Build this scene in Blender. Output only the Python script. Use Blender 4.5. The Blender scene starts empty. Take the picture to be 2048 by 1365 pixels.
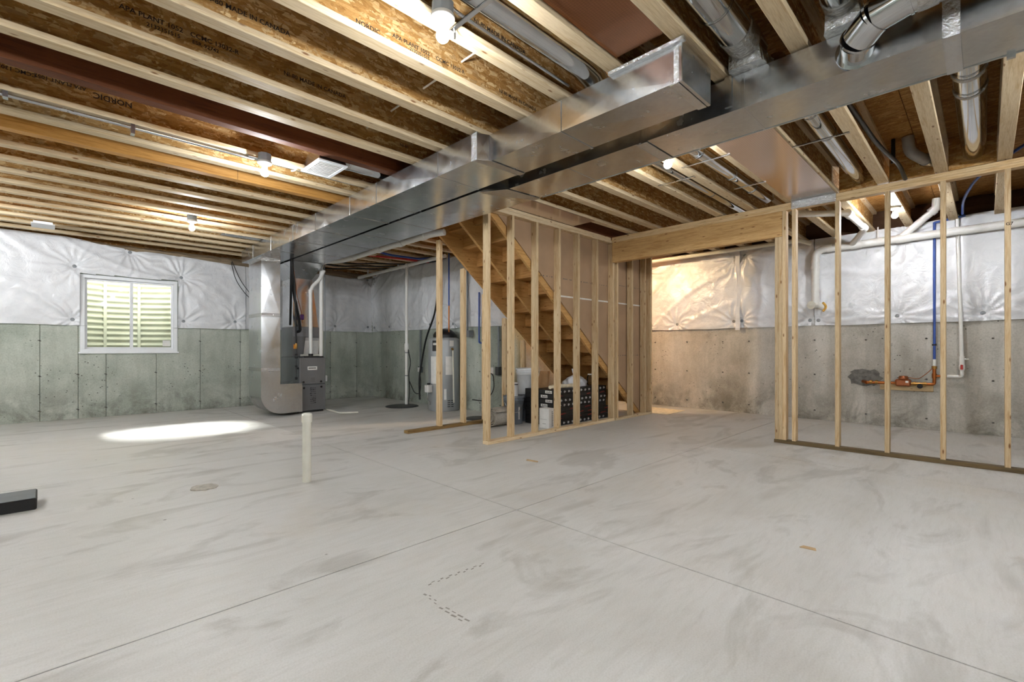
import bpy, bmesh, math, random
from mathutils import Vector, Matrix, noise
random.seed(7)
PI = math.pi
scene = bpy.context.scene
COL = scene.collection

# ------------------------------------------------------------------ camera, world, exposure
cam_d = bpy.data.cameras.new('camera')
cam_d.sensor_width = 36.0
cam_d.lens = 938.45 / 2048 * 36.0
cam_d.shift_y = 15.5 / 2048
cam_d.clip_start = 0.05
cam = bpy.data.objects.new('camera', cam_d)
COL.objects.link(cam)
cam.location = (0, 0, 1.06)
# world X runs along the joists (45.29 deg right of the view), world Y along the trunk ducts
cam.rotation_euler = (PI / 2, 0, math.radians(45.29 - 90))
scene.camera = cam

world = bpy.data.worlds.new('daylight')
scene.world = world
world.use_nodes = True
wbg = world.node_tree.nodes['Background']
wbg.inputs[0].default_value = (0.90, 0.97, 1.0, 1)
wbg.inputs[1].default_value = 1.7
sun_d = bpy.data.lights.new('sun', 'SUN')
sun_d.energy = 44.0
sun_d.angle = math.radians(15)
sun_d.color = (1.0, 0.98, 0.95)
sun = bpy.data.objects.new('sun', sun_d)
COL.objects.link(sun)
# hazy sun over the window well: comes from +Y, 43 degrees up, a little from -X
sun.rotation_euler = Vector((-0.12, 0.755, 0.645)).to_track_quat('Z', 'Y').to_euler()

scene.view_settings.view_transform = 'Standard'
scene.view_settings.look = 'None'
scene.view_settings.gamma = 1.0
scene.view_settings.use_curve_mapping = False
scene.view_settings.exposure = 1.52
BULB = 380.0
try:
    scene.cycles.use_denoising = True
    scene.cycles.caustics_reflective = False
    scene.cycles.caustics_refractive = False
    scene.cycles.max_bounces = 5
    scene.cycles.diffuse_bounces = 4
    scene.cycles.glossy_bounces = 3
    scene.cycles.transparent_max_bounces = 8
    scene.cycles.sample_clamp_indirect = 2.5
except Exception:
    pass

# ------------------------------------------------------------------ materials
def lin(h):
    h = h.lstrip('#')
    o = []
    for i in (0, 2, 4):
        c = int(h[i:i + 2], 16) / 255
        o.append(c / 12.92 if c <= 0.04045 else ((c + 0.055) / 1.055) ** 2.4)
    return (o[0], o[1], o[2], 1)

class NT:
    def __init__(s, name):
        s.m = bpy.data.materials.new(name)
        s.m.use_nodes = True
        s.t = s.m.node_tree
        s.b = s.t.nodes['Principled BSDF']
        s.out = s.t.nodes['Material Output']
    def n(s, ty, **k):
        nd = s.t.nodes.new(ty)
        for a, v in k.items():
            setattr(nd, a, v)
        return nd
    def l(s, a, b):
        s.t.links.new(a, b)
    def coord(s, scale=(1, 1, 1), rot=(0, 0, 0), kind='Object'):
        tc = s.n('ShaderNodeTexCoord')
        mp = s.n('ShaderNodeMapping')
        mp.inputs['Scale'].default_value = scale
        mp.inputs['Rotation'].default_value = rot
        s.l(tc.outputs[kind], mp.inputs[0])
        return mp.outputs[0]
    def noise(s, vec, sc, det=4, rough=0.55, dist=0.0):
        nd = s.n('ShaderNodeTexNoise')
        nd.inputs['Scale'].default_value = sc
        nd.inputs['Detail'].default_value = det
        nd.inputs['Roughness'].default_value = rough
        nd.inputs['Distortion'].default_value = dist
        s.l(vec, nd.inputs['Vector'])
        return nd.outputs['Fac']
    def ramp(s, fac, stops):
        r = s.n('ShaderNodeValToRGB')
        e = r.color_ramp.elements
        while len(e) < len(stops):
            e.new(0.5)
        for el, (p, c) in zip(e, stops):
            el.position = p
            el.color = c if isinstance(c, tuple) else ((c, c, c, 1) if isinstance(c, float) else lin(c))
        s.l(fac, r.inputs[0])
        return r.outputs[0]
    def mix(s, a, b, fac, mode='MIX'):
        m = s.n('ShaderNodeMix', data_type='RGBA', blend_type=mode)
        for sock, v in ((m.inputs[6], a), (m.inputs[7], b)):
            if isinstance(v, (tuple, list)):
                sock.default_value = v
            elif isinstance(v, str):
                sock.default_value = lin(v)
            else:
                s.l(v, sock)
        if isinstance(fac, (int, float)):
            m.inputs[0].default_value = fac
        else:
            s.l(fac, m.inputs[0])
        return m.outputs[2]
    def bump(s, h, strength=0.2, dist=0.01):
        b = s.n('ShaderNodeBump')
        b.inputs['Strength'].default_value = strength
        b.inputs['Distance'].default_value = dist
        s.l(h, b.inputs['Height'])
        s.l(b.outputs[0], s.b.inputs['Normal'])
    def color(s, c):
        if isinstance(c, str):
            s.b.inputs['Base Color'].default_value = lin(c)
        else:
            s.l(c, s.b.inputs['Base Color'])
    def set(s, rough=0.5, metal=0.0, spec=0.5):
        s.b.inputs['Roughness'].default_value = rough
        s.b.inputs['Metallic'].default_value = metal
        s.b.inputs['Specular IOR Level'].default_value = spec

MATS = {}
def plain(name, hexc, rough=0.5, metal=0.0, vary=0.06, nscale=14, bump=0.0, spec=0.5):
    """plain surface with a faint procedural tone variation"""
    t = NT(name)
    v = t.coord()
    f = t.noise(v, nscale, 3)
    c = lin(hexc)
    lo = tuple(max(0, x * (1 - vary * 2)) for x in c[:3]) + (1,)
    hi = tuple(min(1, x * (1 + vary * 2)) for x in c[:3]) + (1,)
    t.color(t.ramp(f, [(0.3, lo), (0.7, hi)]))
    t.set(rough, metal, spec)
    if bump:
        t.bump(f, bump, 0.004)
    MATS[name] = t.m
    return t.m

def wood(name, axis, light, dark, rnd=0.16, knots=True, rough=0.62, wet=None):
    t = NT(name)
    st = {'x': (0.9, 14, 14), 'y': (14, 0.9, 14), 'z': (14, 14, 0.9)}[axis]
    info = t.n('ShaderNodeObjectInfo')
    tc = t.n('ShaderNodeTexCoord')
    # shift the grain from piece to piece
    mul = t.n('ShaderNodeMath', operation='MULTIPLY')
    mul.inputs[1].default_value = 37.0
    t.l(info.outputs['Random'], mul.inputs[0])
    add = t.n('ShaderNodeVectorMath', operation='ADD')
    t.l(tc.outputs['Object'], add.inputs[0])
    t.l(mul.outputs[0], add.inputs[1])
    mp = t.n('ShaderNodeMapping')
    mp.inputs['Scale'].default_value = st
    t.l(add.outputs[0], mp.inputs[0])
    g = t.noise(mp.outputs[0], 3.2, 5, 0.6, 0.6)
    col = t.ramp(g, [(0.28, dark), (0.52, light), (0.78, light)])
    fine = t.noise(mp.outputs[0], 16, 2, 0.5)
    col = t.mix(col, t.ramp(fine, [(0.35, '#a07a4a'), (0.6, '#ffffff')]), 0.22, 'MULTIPLY')
    if knots:
        mk = t.n('ShaderNodeMapping')
        mk.inputs['Scale'].default_value = {'x': (1.6, 5, 5), 'y': (5, 1.6, 5), 'z': (5, 5, 1.6)}[axis]
        t.l(add.outputs[0], mk.inputs[0])
        vo = t.n('ShaderNodeTexVoronoi')
        vo.inputs['Scale'].default_value = 3.4
        t.l(mk.outputs[0], vo.inputs['Vector'])
        kn = t.ramp(vo.outputs['Distance'], [(0.07, 0.9), (0.15, 0.0)])
        col = t.mix(col, lin('#7a4c22'), kn)
    # brightness and warmth differ from board to board
    hs = t.n('ShaderNodeHueSaturation')
    mr = t.n('ShaderNodeMapRange')
    mr.inputs['To Min'].default_value = 1 - rnd
    mr.inputs['To Max'].default_value = 1 + rnd * 0.6
    t.l(info.outputs['Random'], mr.inputs['Value'])
    t.l(mr.outputs[0], hs.inputs['Value'])
    t.l(col, hs.inputs['Color'])
    t.color(hs.outputs[0])
    t.set(rough, 0, 0.35)
    t.bump(g, 0.12, 0.003)
    MATS[name] = t.m
    return t.m

def osb(name, a, b, c, plane='xz'):
    """oriented strand board: overlapping flat strands lying every way"""
    t = NT(name)
    tc = t.n('ShaderNodeTexCoord')
    info = t.n('ShaderNodeObjectInfo')
    mul = t.n('ShaderNodeMath', operation='MULTIPLY')
    mul.inputs[1].default_value = 23.0
    t.l(info.outputs['Random'], mul.inputs[0])
    add = t.n('ShaderNodeVectorMath', operation='ADD')
    t.l(tc.outputs['Object'], add.inputs[0])
    t.l(mul.outputs[0], add.inputs[1])
    cols = []
    for ang, sc in ((0.35, 1.0), (-0.75, 1.15), (1.35, 0.9)):
        mp = t.n('ShaderNodeMapping')
        if plane == 'xz':
            mp.inputs['Rotation'].default_value = (0, ang, 0)
            mp.inputs['Scale'].default_value = (11 * sc, 1, 52 * sc)
        elif plane == 'yz':
            mp.inputs['Rotation'].default_value = (ang, 0, 0)
            mp.inputs['Scale'].default_value = (1, 11 * sc, 52 * sc)
        else:
            mp.inputs['Rotation'].default_value = (0, 0, ang)
            mp.inputs['Scale'].default_value = (52 * sc, 11 * sc, 1)
        t.l(add.outputs[0], mp.inputs[0])
        vo = t.n('ShaderNodeTexVoronoi')
        vo.inputs['Scale'].default_value = 1.0
        t.l(mp.outputs[0], vo.inputs['Vector'])
        cols.append((vo.outputs['Color'], vo.outputs['Distance'], mp.outputs[0]))
    r0 = t.ramp(cols[0][0], [(0.15, a), (0.5, b), (0.9, c)])
    r1 = t.ramp(cols[1][0], [(0.15, b), (0.55, a), (0.92, c)])
    r2 = t.ramp(cols[2][0], [(0.1, c), (0.5, b), (0.85, a)])
    sel = t.noise(add.outputs[0], 11, 3, 0.7)
    k1 = t.ramp(sel, [(0.44, 0.0), (0.47, 1.0)])
    k2 = t.ramp(t.noise(add.outputs[0], 8.3, 3, 0.7, 1.5), [(0.52, 0.0), (0.55, 1.0)])
    col = t.mix(t.mix(r0, r1, k1), r2, k2)
    gr = t.noise(cols[0][2], 6, 3, 0.6)
    col = t.mix(col, t.ramp(gr, [(0.3, '#8a6232'), (0.6, '#ffffff')]), 0.35, 'MULTIPLY')
    dk = t.ramp(cols[1][1], [(0.02, 1.0), (0.09, 0.0)])
    col = t.mix(col, lin('#4a2a10'), t.mix((0, 0, 0, 1), dk, 0.35))
    t.color(col)
    t.set(0.7, 0, 0.25)
    t.bump(cols[0][1], 0.25, 0.003)
    MATS[name] = t.m
    return t.m

def concrete_wall(name, base, dark, pale):
    t = NT(name)
    v = t.coord()
    big = t.noise(v, 1.3, 5, 0.6, 0.4)
    col = t.ramp(big, [(0.3, dark), (0.5, base), (0.72, pale)])
    vs = t.coord((2.2, 2.2, 0.5))
    streak = t.noise(vs, 3.0, 5, 0.65, 0.3)
    col = t.mix(col, t.ramp(streak, [(0.3, '#9f9f97'), (0.6, '#ffffff')]), 0.28, 'MULTIPLY')
    fine = t.noise(v, 60, 3, 0.6)
    col = t.mix(col, t.ramp(fine, [(0.3, '#b8b8b0'), (0.6, '#ffffff')]), 0.35, 'MULTIPLY')
    # bug holes
    vo = t.n('ShaderNodeTexVoronoi')
    vo.inputs['Scale'].default_value = 16.0
    t.l(t.coord((1, 1, 1.35)), vo.inputs['Vector'])
    pit = t.ramp(vo.outputs['Distance'], [(0.10, 1.0), (0.17, 0.0)])
    patch = t.ramp(t.noise(v, 1.7, 2), [(0.45, 0.0), (0.6, 1.0)])
    pm = t.n('ShaderNodeMath', operation='MULTIPLY')
    t.l(pit, pm.inputs[0]); t.l(patch, pm.inputs[1])
    col = t.mix(col, lin('#4d4d45'), pm.outputs[0])
    # damp blotches near the footing and chalky efflorescence, each with its own ragged outline
    sep = t.n('ShaderNodeSeparateXYZ')
    t.l(t.coord(), sep.inputs[0])
    hgt = t.n('ShaderNodeMapRange')
    hgt.inputs['From Min'].default_value = 0.62
    hgt.inputs['From Max'].default_value = 0.05
    t.l(sep.outputs['Z'], hgt.inputs['Value'])
    dn = t.noise(v, 2.4, 5, 0.7, 0.5)
    dm = t.n('ShaderNodeMath', operation='MULTIPLY')
    t.l(hgt.outputs[0], dm.inputs[0])
    t.l(t.ramp(dn, [(0.42, 0.0), (0.62, 1.0)]), dm.inputs[1])
    col = t.mix(col, lin('#5d5c52'), t.mix((0, 0, 0, 1), dm.outputs[0], 0.7))
    ef = t.ramp(t.noise(t.coord((1, 1, 2.5)), 5.5, 6, 0.75, 1.2), [(0.66, 0.0), (0.7, 1.0)])
    em = t.n('ShaderNodeMath', operation='MULTIPLY')
    t.l(ef, em.inputs[0]); t.l(hgt.outputs[0], em.inputs[1])
    col = t.mix(col, lin('#d8d8cf'), t.mix((0, 0, 0, 1), em.outputs[0], 0.5))
    info = t.n('ShaderNodeObjectInfo')
    hs = t.n('ShaderNodeHueSaturation')
    mr = t.n('ShaderNodeMapRange')
    mr.inputs['To Min'].default_value = 0.88
    mr.inputs['To Max'].default_value = 1.06
    t.l(info.outputs['Random'], mr.inputs['Value'])
    t.l(mr.outputs[0], hs.inputs['Value'])
    t.l(col, hs.inputs['Color'])
    t.color(hs.outputs[0])
    t.set(0.85, 0, 0.3)
    t.bump(fine, 0.25, 0.004)
    MATS[name] = t.m
    return t.m

def concrete_floor():
    t = NT('slab_concrete')
    v = t.coord()
    big = t.noise(v, 0.55, 5, 0.6, 1.0)
    col = t.ramp(big, [(0.28, '#c2c0bb'), (0.45, '#cecdc9'), (0.6, '#d4d3d0'), (0.78, '#dddcda')])
    sw = t.noise(t.coord((0.8, 1.8, 1), (0, 0, 0.55)), 1.0, 5, 0.6, 1.6)
    col = t.mix(col, t.ramp(sw, [(0.36, '#bdbab3'), (0.46, '#ffffff'), (0.62, '#f6f5f2')]), 0.42, 'MULTIPLY')
    # trowel strokes
    tr = t.noise(t.coord((3, 22, 1), (0, 0, -0.6)), 1.6, 4, 0.6, 0.8)
    col = t.mix(col, t.ramp(tr, [(0.3, '#c9c6bf'), (0.55, '#ffffff')]), 0.18, 'MULTIPLY')
    fine = t.noise(v, 150, 3, 0.6)
    col = t.mix(col, t.ramp(fine, [(0.3, '#cfcbc2'), (0.6, '#ffffff')]), 0.30, 'MULTIPLY')
    # faint tan stains
    st = t.ramp(t.noise(v, 1.1, 4, 0.6, 0.7), [(0.56, 0.0), (0.74, 0.22)])
    col = t.mix(col, lin('#c0b29b'), st)
    # darker finishing arcs
    wv = t.n('ShaderNodeTexWave', wave_type='RINGS')
    wv.inputs['Scale'].default_value = 0.33
    wv.inputs['Distortion'].default_value = 6.0
    wv.inputs['Detail'].default_value = 2.0
    wv.inputs['Detail Scale'].default_value = 0.6
    t.l(t.coord((1, 1, 1)), wv.inputs['Vector'])
    arc = t.ramp(wv.outputs['Fac'], [(0.0, 0.55), (0.035, 0.0)])
    am = t.n('ShaderNodeMath', operation='MULTIPLY')
    t.l(arc, am.inputs[0])
    t.l(t.ramp(t.noise(v, 0.9, 3), [(0.48, 0.0), (0.62, 1.0)]), am.inputs[1])
    col = t.mix(col, lin('#9a978f'), am.outputs[0])
    # small dark specks
    vo = t.n('ShaderNodeTexVoronoi')
    vo.inputs['Scale'].default_value = 2.6
    t.l(v, vo.inputs['Vector'])
    col = t.mix(col, lin('#5a5046'), t.ramp(vo.outputs['Distance'], [(0.016, 0.8), (0.03, 0.0)]))
    t.color(col)
    rr = t.ramp(big, [(0.3, 0.34), (0.7, 0.50)])
    t.l(rr, t.b.inputs['Roughness'])
    t.b.inputs['Specular IOR Level'].default_value = 0.42
    t.bump(tr, 0.06, 0.004)
    MATS['slab_concrete'] = t.m

def metal(name, hexc, rough, wav=0.25, wscale=2.2, spangle=True, tint=None):
    t = NT(name)
    v = t.coord()
    w = t.noise(v, wscale, 3, 0.5, 0.4)
    c = lin(hexc)
    col = t.ramp(w, [(0.25, tuple(x * 0.82 for x in c[:3]) + (1,)), (0.75, c)])
    if spangle:
        vo = t.n('ShaderNodeTexVoronoi')
        vo.inputs['Scale'].default_value = 55.0
        t.l(v, vo.inputs['Vector'])
        col = t.mix(col, t.ramp(vo.outputs['Color'], [(0.0, 0.8), (1.0, 1.0)]), 0.5, 'MULTIPLY')
    t.color(col)
    t.set(rough, 1.0)
    t.l(t.ramp(t.noise(v, 7, 4), [(0.3, rough * 0.8), (0.7, rough * 1.3)]), t.b.inputs['Roughness'])
    t.bump(w, wav, 0.03)
    MATS[name] = t.m
    return t.m

def crinkle(name, hexc, rough, scale, strength, metallic=1.0, grid=False):
    t = NT(name)
    v = t.coord()
    n1 = t.noise(v, scale, 6, 0.7, 1.0)
    t.color(hexc)
    t.set(rough, metallic)
    if grid:
        br = t.n('ShaderNodeTexBrick')
        br.offset = 0.0
        br.inputs['Scale'].default_value = 34.0
        br.inputs['Mortar Size'].default_value = 0.02
        br.inputs['Brick Width'].default_value = 0.5
        br.inputs['Row Height'].default_value = 0.5
        br.inputs['Color1'].default_value = lin(hexc)
        br.inputs['Color2'].default_value = lin(hexc)
        br.inputs['Mortar'].default_value = tuple(x * 0.55 for x in lin(hexc)[:3]) + (1,)
        t.l(v, br.inputs['Vector'])
        t.color(br.outputs['Color'])
    t.bump(n1, strength, 0.01)
    MATS[name] = t.m
    return t.m

wood('lumber_x', 'x', '#e2cda9', '#cdab7b')
wood('lumber_y', 'y', '#d8bd91', '#bb945e')
wood('lumber_z', 'z', '#dac199', '#bd9763', 0.22)
wood('flange_wood', 'x', '#dcc8a5', '#c5a87c', 0.12)
wood('treated_x', 'x', '#8f7448', '#6a5230', 0.1)
wood('treated_y', 'y', '#6f5d3e', '#473b26', 0.1)
wood('header_wood', 'y', '#cfa870', '#ad8146', 0.05)
wood('stair_wood', 'x', '#c69a5f', '#a3763c', 0.1)
wood('riser_wood', 'y', '#b98a50', '#946732', 0.15)
wood('lvl_dark', 'x', '#63371a', '#48230d', 0.03, False, 0.75)
wood('lvl_light', 'x', '#c8954f', '#a8742f', 0.05, False)
osb('osb_web', '#b78e54', '#936a34', '#dcc190', 'xz')
osb('osb_sub', '#ab7a3e', '#8d5e2a', '#c69a5c', 'xy')
osb('osb_rim', '#c09250', '#a2713a', '#d6b076', 'yz')
concrete_wall('wall_concrete_green', '#bcc3b8', '#a0a89c', '#cbd0c6')
concrete_wall('wall_concrete_warm', '#c4c0b7', '#aaa59b', '#d3cfc7')
concrete_floor()
metal('galvanized', '#e0e2e4', 0.22, 0.10, 1.6)
metal('galvanized_pipe', '#dcdee0', 0.10, 0.03, 3.0, False)
metal('steel_strap', '#d8dadc', 0.22, 0.05, 6.0, False)
metal('copper', '#b8703f', 0.32, 0.05, 8.0, False)
metal('brass', '#b48a4e', 0.35, 0.05, 8.0, False)
crinkle('foil_tape', '#c6c6c5', 0.2, 38, 0.8)
crinkle('foil_pan', '#d9c3b6', 0.2, 3.0, 0.10, 0.92, True)
crinkle('foil_pan_reflection', '#9a6a4c', 0.22, 3.0, 0.10, 0.9, True)  # reddish reflection of the wood put into the foil colour
crinkle('rim_foil', '#8c7a62', 0.45, 14, 1.0, 0.35)
crinkle('rim_batt', '#4a3220', 0.95, 9, 1.0, 0.0)
def poly_mat():
    t = NT('poly_facing')
    v = t.coord()
    w = t.noise(v, 5.5, 6, 0.62, 1.6)
    t.color(t.ramp(w, [(0.2, '#dcdee2'), (0.8, '#eeeff1')]))
    t.set(0.24, 0, 0.6)
    t.bump(w, 0.5, 0.02)
    MATS['poly_facing'] = t.m
poly_mat()
plain('pvc', '#dedccf', 0.35, 0, 0.03)
plain('pvc_white', '#eae9e4', 0.35, 0, 0.02)
plain('vinyl_white', '#eef0f2', 0.4, 0, 0.01)
plain('porcelain', '#bdbcb6', 0.3, 0, 0.01)
plain('box_grey', '#7f8488', 0.5, 0.2, 0.04)
plain('washer_grey', '#8b8f92', 0.5, 0, 0.1)
plain('black_rubber', '#101011', 0.55, 0, 0.1)
plain('black_plastic', '#0c0c0e', 0.4, 0, 0.1)
plain('black_top', '#565b5e', 0.35, 0, 0.12, 6)
plain('black_carton', '#161414', 0.45, 0, 0.15)
plain('carton_red', '#7c2620', 0.5)
plain('carton_silver', '#b9b9b9', 0.5, 0, 0.12, 30)
plain('label_white', '#e4e3df', 0.6, 0, 0.03)
plain('ink', '#241a12', 0.8, 0, 0.2, 40)
plain('ink_grey', '#5d5a57', 0.8)
plain('furnace_grey', '#767779', 0.42, 0.35, 0.03, 5)
plain('coil_grey', '#85898d', 0.4, 0.4, 0.05, 4)
plain('heater_grey', '#a3a7a9', 0.4, 0.25, 0.03, 4)
plain('bucket_grey', '#6f757d', 0.45, 0, 0.05)
plain('bucket_white', '#d9dbdc', 0.45, 0, 0.03)
plain('carpet', '#9b958b', 0.95, 0, 0.2, 120, 0.6)
plain('cardboard', '#b78f63', 0.8, 0, 0.06)
plain('drywall_paper', '#a4876a', 0.85, 0, 0.05, 3)
plain('drywall_tape', '#d8d4cc', 0.7)
plain('bag_plastic', '#e3e4e8', 0.35, 0, 0.03)
plain('paper_roll', '#e8dcc0', 0.7, 0, 0.08)
plain('pex_blue', '#2f4f9c', 0.4, 0, 0.05)
plain('pex_red', '#b3261e', 0.4, 0, 0.05)
plain('valve_orange', '#d98a26', 0.4)
plain('valve_purple', '#5b2a6b', 0.4)
plain('cable_white', '#e9e6dc', 0.5)
plain('mortar', '#6f6d68', 0.95, 0, 0.15, 20, 0.8)
plain('gravel_ground', '#9b9a8c', 0.95, 0, 0.3, 40, 0.8)
plain('well_steel', '#bfc0b2', 0.55, 0.15, 0.05, 5)
plain('stair_pine', '#c9a772', 0.7)
plain('meter_bronze', '#9a5b38', 0.4, 0.6)
plain('foam_yellow', '#cfa24c', 0.9, 0, 0.15, 30, 0.8)
plain('chip_wood', '#bfa27a', 0.8)
plain('drain_patch', '#b2ada2', 0.9, 0, 0.12, 25, 0.6)
plain('conduit_grey', '#70767b', 0.45, 0.1)
plain('scuff_grey', '#8b877f', 0.8)
plain('subbase', '#2e2a26', 0.95, 0, 0.2)
plain('elbow_grey', '#a09b93', 0.45)
plain('dark_lid', '#3a3c3c', 0.6, 0, 0.1)

def bulb_mat():
    t = NT('bulb_glow')
    t.b.inputs['Emission Color'].default_value = (0.93, 0.962, 1.0, 1)
    t.b.inputs['Emission Strength'].default_value = BULB
    t.b.inputs['Base Color'].default_value = (1, 1, 1, 1)
    MATS['bulb_glow'] = t.m
bulb_mat()
def glass_mat(name, tint=(0.97, 0.99, 0.98, 1)):
    t = NT(name)
    t.t.nodes.remove(t.b)
    tr = t.n('ShaderNodeBsdfTransparent'); tr.inputs[0].default_value = tint
    gl = t.n('ShaderNodeBsdfGlossy'); gl.inputs['Roughness'].default_value = 0.02
    fr = t.n('ShaderNodeFresnel'); fr.inputs[0].default_value = 1.45
    mx = t.n('ShaderNodeMixShader')
    t.l(fr.outputs[0], mx.inputs[0]); t.l(tr.outputs[0], mx.inputs[1]); t.l(gl.outputs[0], mx.inputs[2])
    t.l(mx.outputs[0], t.out.inputs[0])
    MATS[name] = t.m
glass_mat('window_glass')
glass_mat('jar_glass', (0.9, 0.92, 0.92, 1))

# ------------------------------------------------------------------ mesh helpers
class MB:
    def __init__(s):
        s.v, s.f, s.s = [], [], []
    def add(s, vs, fs, smooth=False):
        o = len(s.v)
        s.v += [tuple(p) for p in vs]
        s.f += [tuple(i + o for i in f) for f in fs]
        s.s += [smooth] * len(fs)
        return s
    def box(s, x0, x1, y0, y1, z0, z1):
        vs = [(x0, y0, z0), (x1, y0, z0), (x1, y1, z0), (x0, y1, z0), (x0, y0, z1), (x1, y0, z1), (x1, y1, z1), (x0, y1, z1)]
        return s.add(vs, [(0, 3, 2, 1), (4, 5, 6, 7), (0, 1, 5, 4), (1, 2, 6, 5), (2, 3, 7, 6), (3, 0, 4, 7)])
    def prism(s, poly, axis, a, b):
        """extrude a 2D outline: axis x -> (y,z), y -> (x,z), z -> (x,y)"""
        def P(p, t):
            return {'x': (t, p[0], p[1]), 'y': (p[0], t, p[1]), 'z': (p[0], p[1], t)}[axis]
        n = len(poly)
        vs = [P(p, a) for p in poly] + [P(p, b) for p in poly]
        fs = [tuple(range(n))[::-1], tuple(range(n, 2 * n))]
        fs += [(i, (i + 1) % n, n + (i + 1) % n, n + i) for i in range(n)]
        return s.add(vs, fs)
    def hexa(s, lo, hi):
        """two quads joined (frustum)"""
        return s.add(list(lo) + list(hi), [(0, 3, 2, 1), (4, 5, 6, 7), (0, 1, 5, 4), (1, 2, 6, 5), (2, 3, 7, 6), (3, 0, 4, 7)])
    def tube(s, pts, r, n=12, caps=True):
        pts = [Vector(p) for p in pts]
        rs = r if isinstance(r, (list, tuple)) else [r] * len(pts)
        up = None
        rings = []
        for i, p in enumerate(pts):
            if i == 0: d = pts[1] - p
            elif i == len(pts) - 1: d = p - pts[i - 1]
            else: d = (pts[i + 1] - p).normalized() + (p - pts[i - 1]).normalized()
            d.normalize()
            if up is None:
                a = Vector((0, 0, 1)) if abs(d.z) < 0.9 else Vector((1, 0, 0))
                up = (a - d * a.dot(d)).normalized()
            else:
                up = (up - d * up.dot(d))
                up = up.normalized() if up.length > 1e-6 else Vector((1, 0, 0))
            si = d.cross(up)
            rings.append([p + (up * math.cos(2 * PI * k / n) + si * math.sin(2 * PI * k / n)) * rs[i] for k in range(n)])
        vs = [q for rg in rings for q in rg]
        fs = []
        for i in range(len(rings) - 1):
            for k in range(n):
                a, b = i * n + k, i * n + (k + 1) % n
                fs.append((a, b, b + n, a + n))
        s.add(vs, fs, True)
        if caps:
            s.add(rings[0], [tuple(range(n))[::-1]])
            s.add(rings[-1], [tuple(range(n))])
        return s
    def lathe(s, prof, c=(0, 0, 0), n=20, caps=True):
        vs, fs = [], []
        for (r, z) in prof:
            vs += [(c[0] + r * math.cos(2 * PI * k / n), c[1] + r * math.sin(2 * PI * k / n), c[2] + z) for k in range(n)]
        for i in range(len(prof) - 1):
            for k in range(n):
                a, b = i * n + k, i * n + (k + 1) % n
                fs.append((a, b, b + n, a + n))
        s.add(vs, fs, True)
        if caps:
            m = len(prof) - 1
            s.add(vs[:n], [tuple(range(n))[::-1]])
            s.add(vs[m * n:], [tuple(range(n))])
        return s
    def disc(s, c, r, axis='y', n=14, th=0.003):
        c = Vector(c)
        d = {'x': Vector((1, 0, 0)), 'y': Vector((0, 1, 0)), 'z': Vector((0, 0, 1))}[axis]
        return s.tube([c - d * th / 2, c + d * th / 2], r, n)
    def mesh(s, name, bevel=0.0):
        me = bpy.data.meshes.new(name)
        me.from_pydata(s.v, [], s.f)
        if any(s.s):
            me.polygons.foreach_set('use_smooth', s.s)
        bm = bmesh.new(); bm.from_mesh(me)
        bmesh.ops.recalc_face_normals(bm, faces=bm.faces)
        if bevel:
            bmesh.ops.bevel(bm, geom=list(bm.edges), offset=bevel, segments=1, profile=0.5, affect='EDGES')
        bm.to_mesh(me); bm.free()
        me.update()
        return me
    def build(s, name, mat, parent=None, bevel=0.0, label=None):
        return link(name, s.mesh(name, bevel), mat, parent, label)

def link(name, me, mat, parent=None, label=None, loc=None):
    if mat and not me.materials:
        me.materials.append(MATS[mat])
    o = bpy.data.objects.new(name, me)
    COL.objects.link(o)
    if parent is not None:
        o.parent = parent
        if loc is None:
            o.matrix_parent_inverse = wm(parent).inverted()
    if loc is not None:
        o.location = loc
    if label:
        o['label'] = label
    return o

def wm(o):
    """world matrix of an unrotated parent chain built here"""
    m = Matrix.Translation(o.location)
    if o.parent is not None:
        m = wm(o.parent) @ o.matrix_parent_inverse @ m
    return m

def thing(name, label, cat, loc=(0, 0, 0), group=None):
    o = bpy.data.objects.new(name, None)
    o.empty_display_size = 0.1
    COL.objects.link(o)
    o.location = loc
    o['label'] = label; o['category'] = cat
    if group: o['group'] = group
    return o
def tag(o, label, cat, group=None):
    o['label'] = label; o['category'] = cat
    if group: o['group'] = group
    return o
def struct(o, label=None):
    o['kind'] = 'structure'
    if label: o['label'] = label
    return o
def copy_tree(o, parent=None):
    c = o.copy(); COL.objects.link(c)
    if parent is not None: c.parent = parent
    for ch in o.children: copy_tree(ch, c)
    return c

def arc_path(pts, rad, n=5):
    """polyline with rounded corners"""
    pts = [Vector(p) for p in pts]
    out = [pts[0]]
    for i in range(1, len(pts) - 1):
        a, b, c = pts[i - 1], pts[i], pts[i + 1]
        r = min(rad, (a - b).length * 0.45, (c - b).length * 0.45)
        p0 = b + (a - b).normalized() * r
        p1 = b + (c - b).normalized() * r
        for k in range(n + 1):
            t = k / n
            out.append(p0 * (1 - t) ** 2 + b * 2 * t * (1 - t) + p1 * t * t)
    out.append(pts[-1])
    return out

def text_mesh(s, size):
    cu = bpy.data.curves.new('lettering', 'FONT')
    cu.body = s; cu.size = size; cu.offset = size * .018; cu.resolution_u = 2
    ob = bpy.data.objects.new('lettering', cu)
    COL.objects.link(ob)
    bpy.context.view_layer.update()
    me = bpy.data.meshes.new_from_object(ob.evaluated_get(bpy.context.evaluated_depsgraph_get()))
    bpy.data.objects.remove(ob); bpy.data.curves.remove(cu)
    return me

# ------------------------------------------------------------------ the room shell
ZJ = 2.69            # underside of the joists
ZS = 2.992           # underside of the subfloor
YL, XM, YS, XR = 9.68, 5.18, 5.24, 8.19   # window wall, wall behind the heater, wall behind the stair, right wall
XB, YB = -3.6, -3.2  # unseen walls behind the camera

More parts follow.
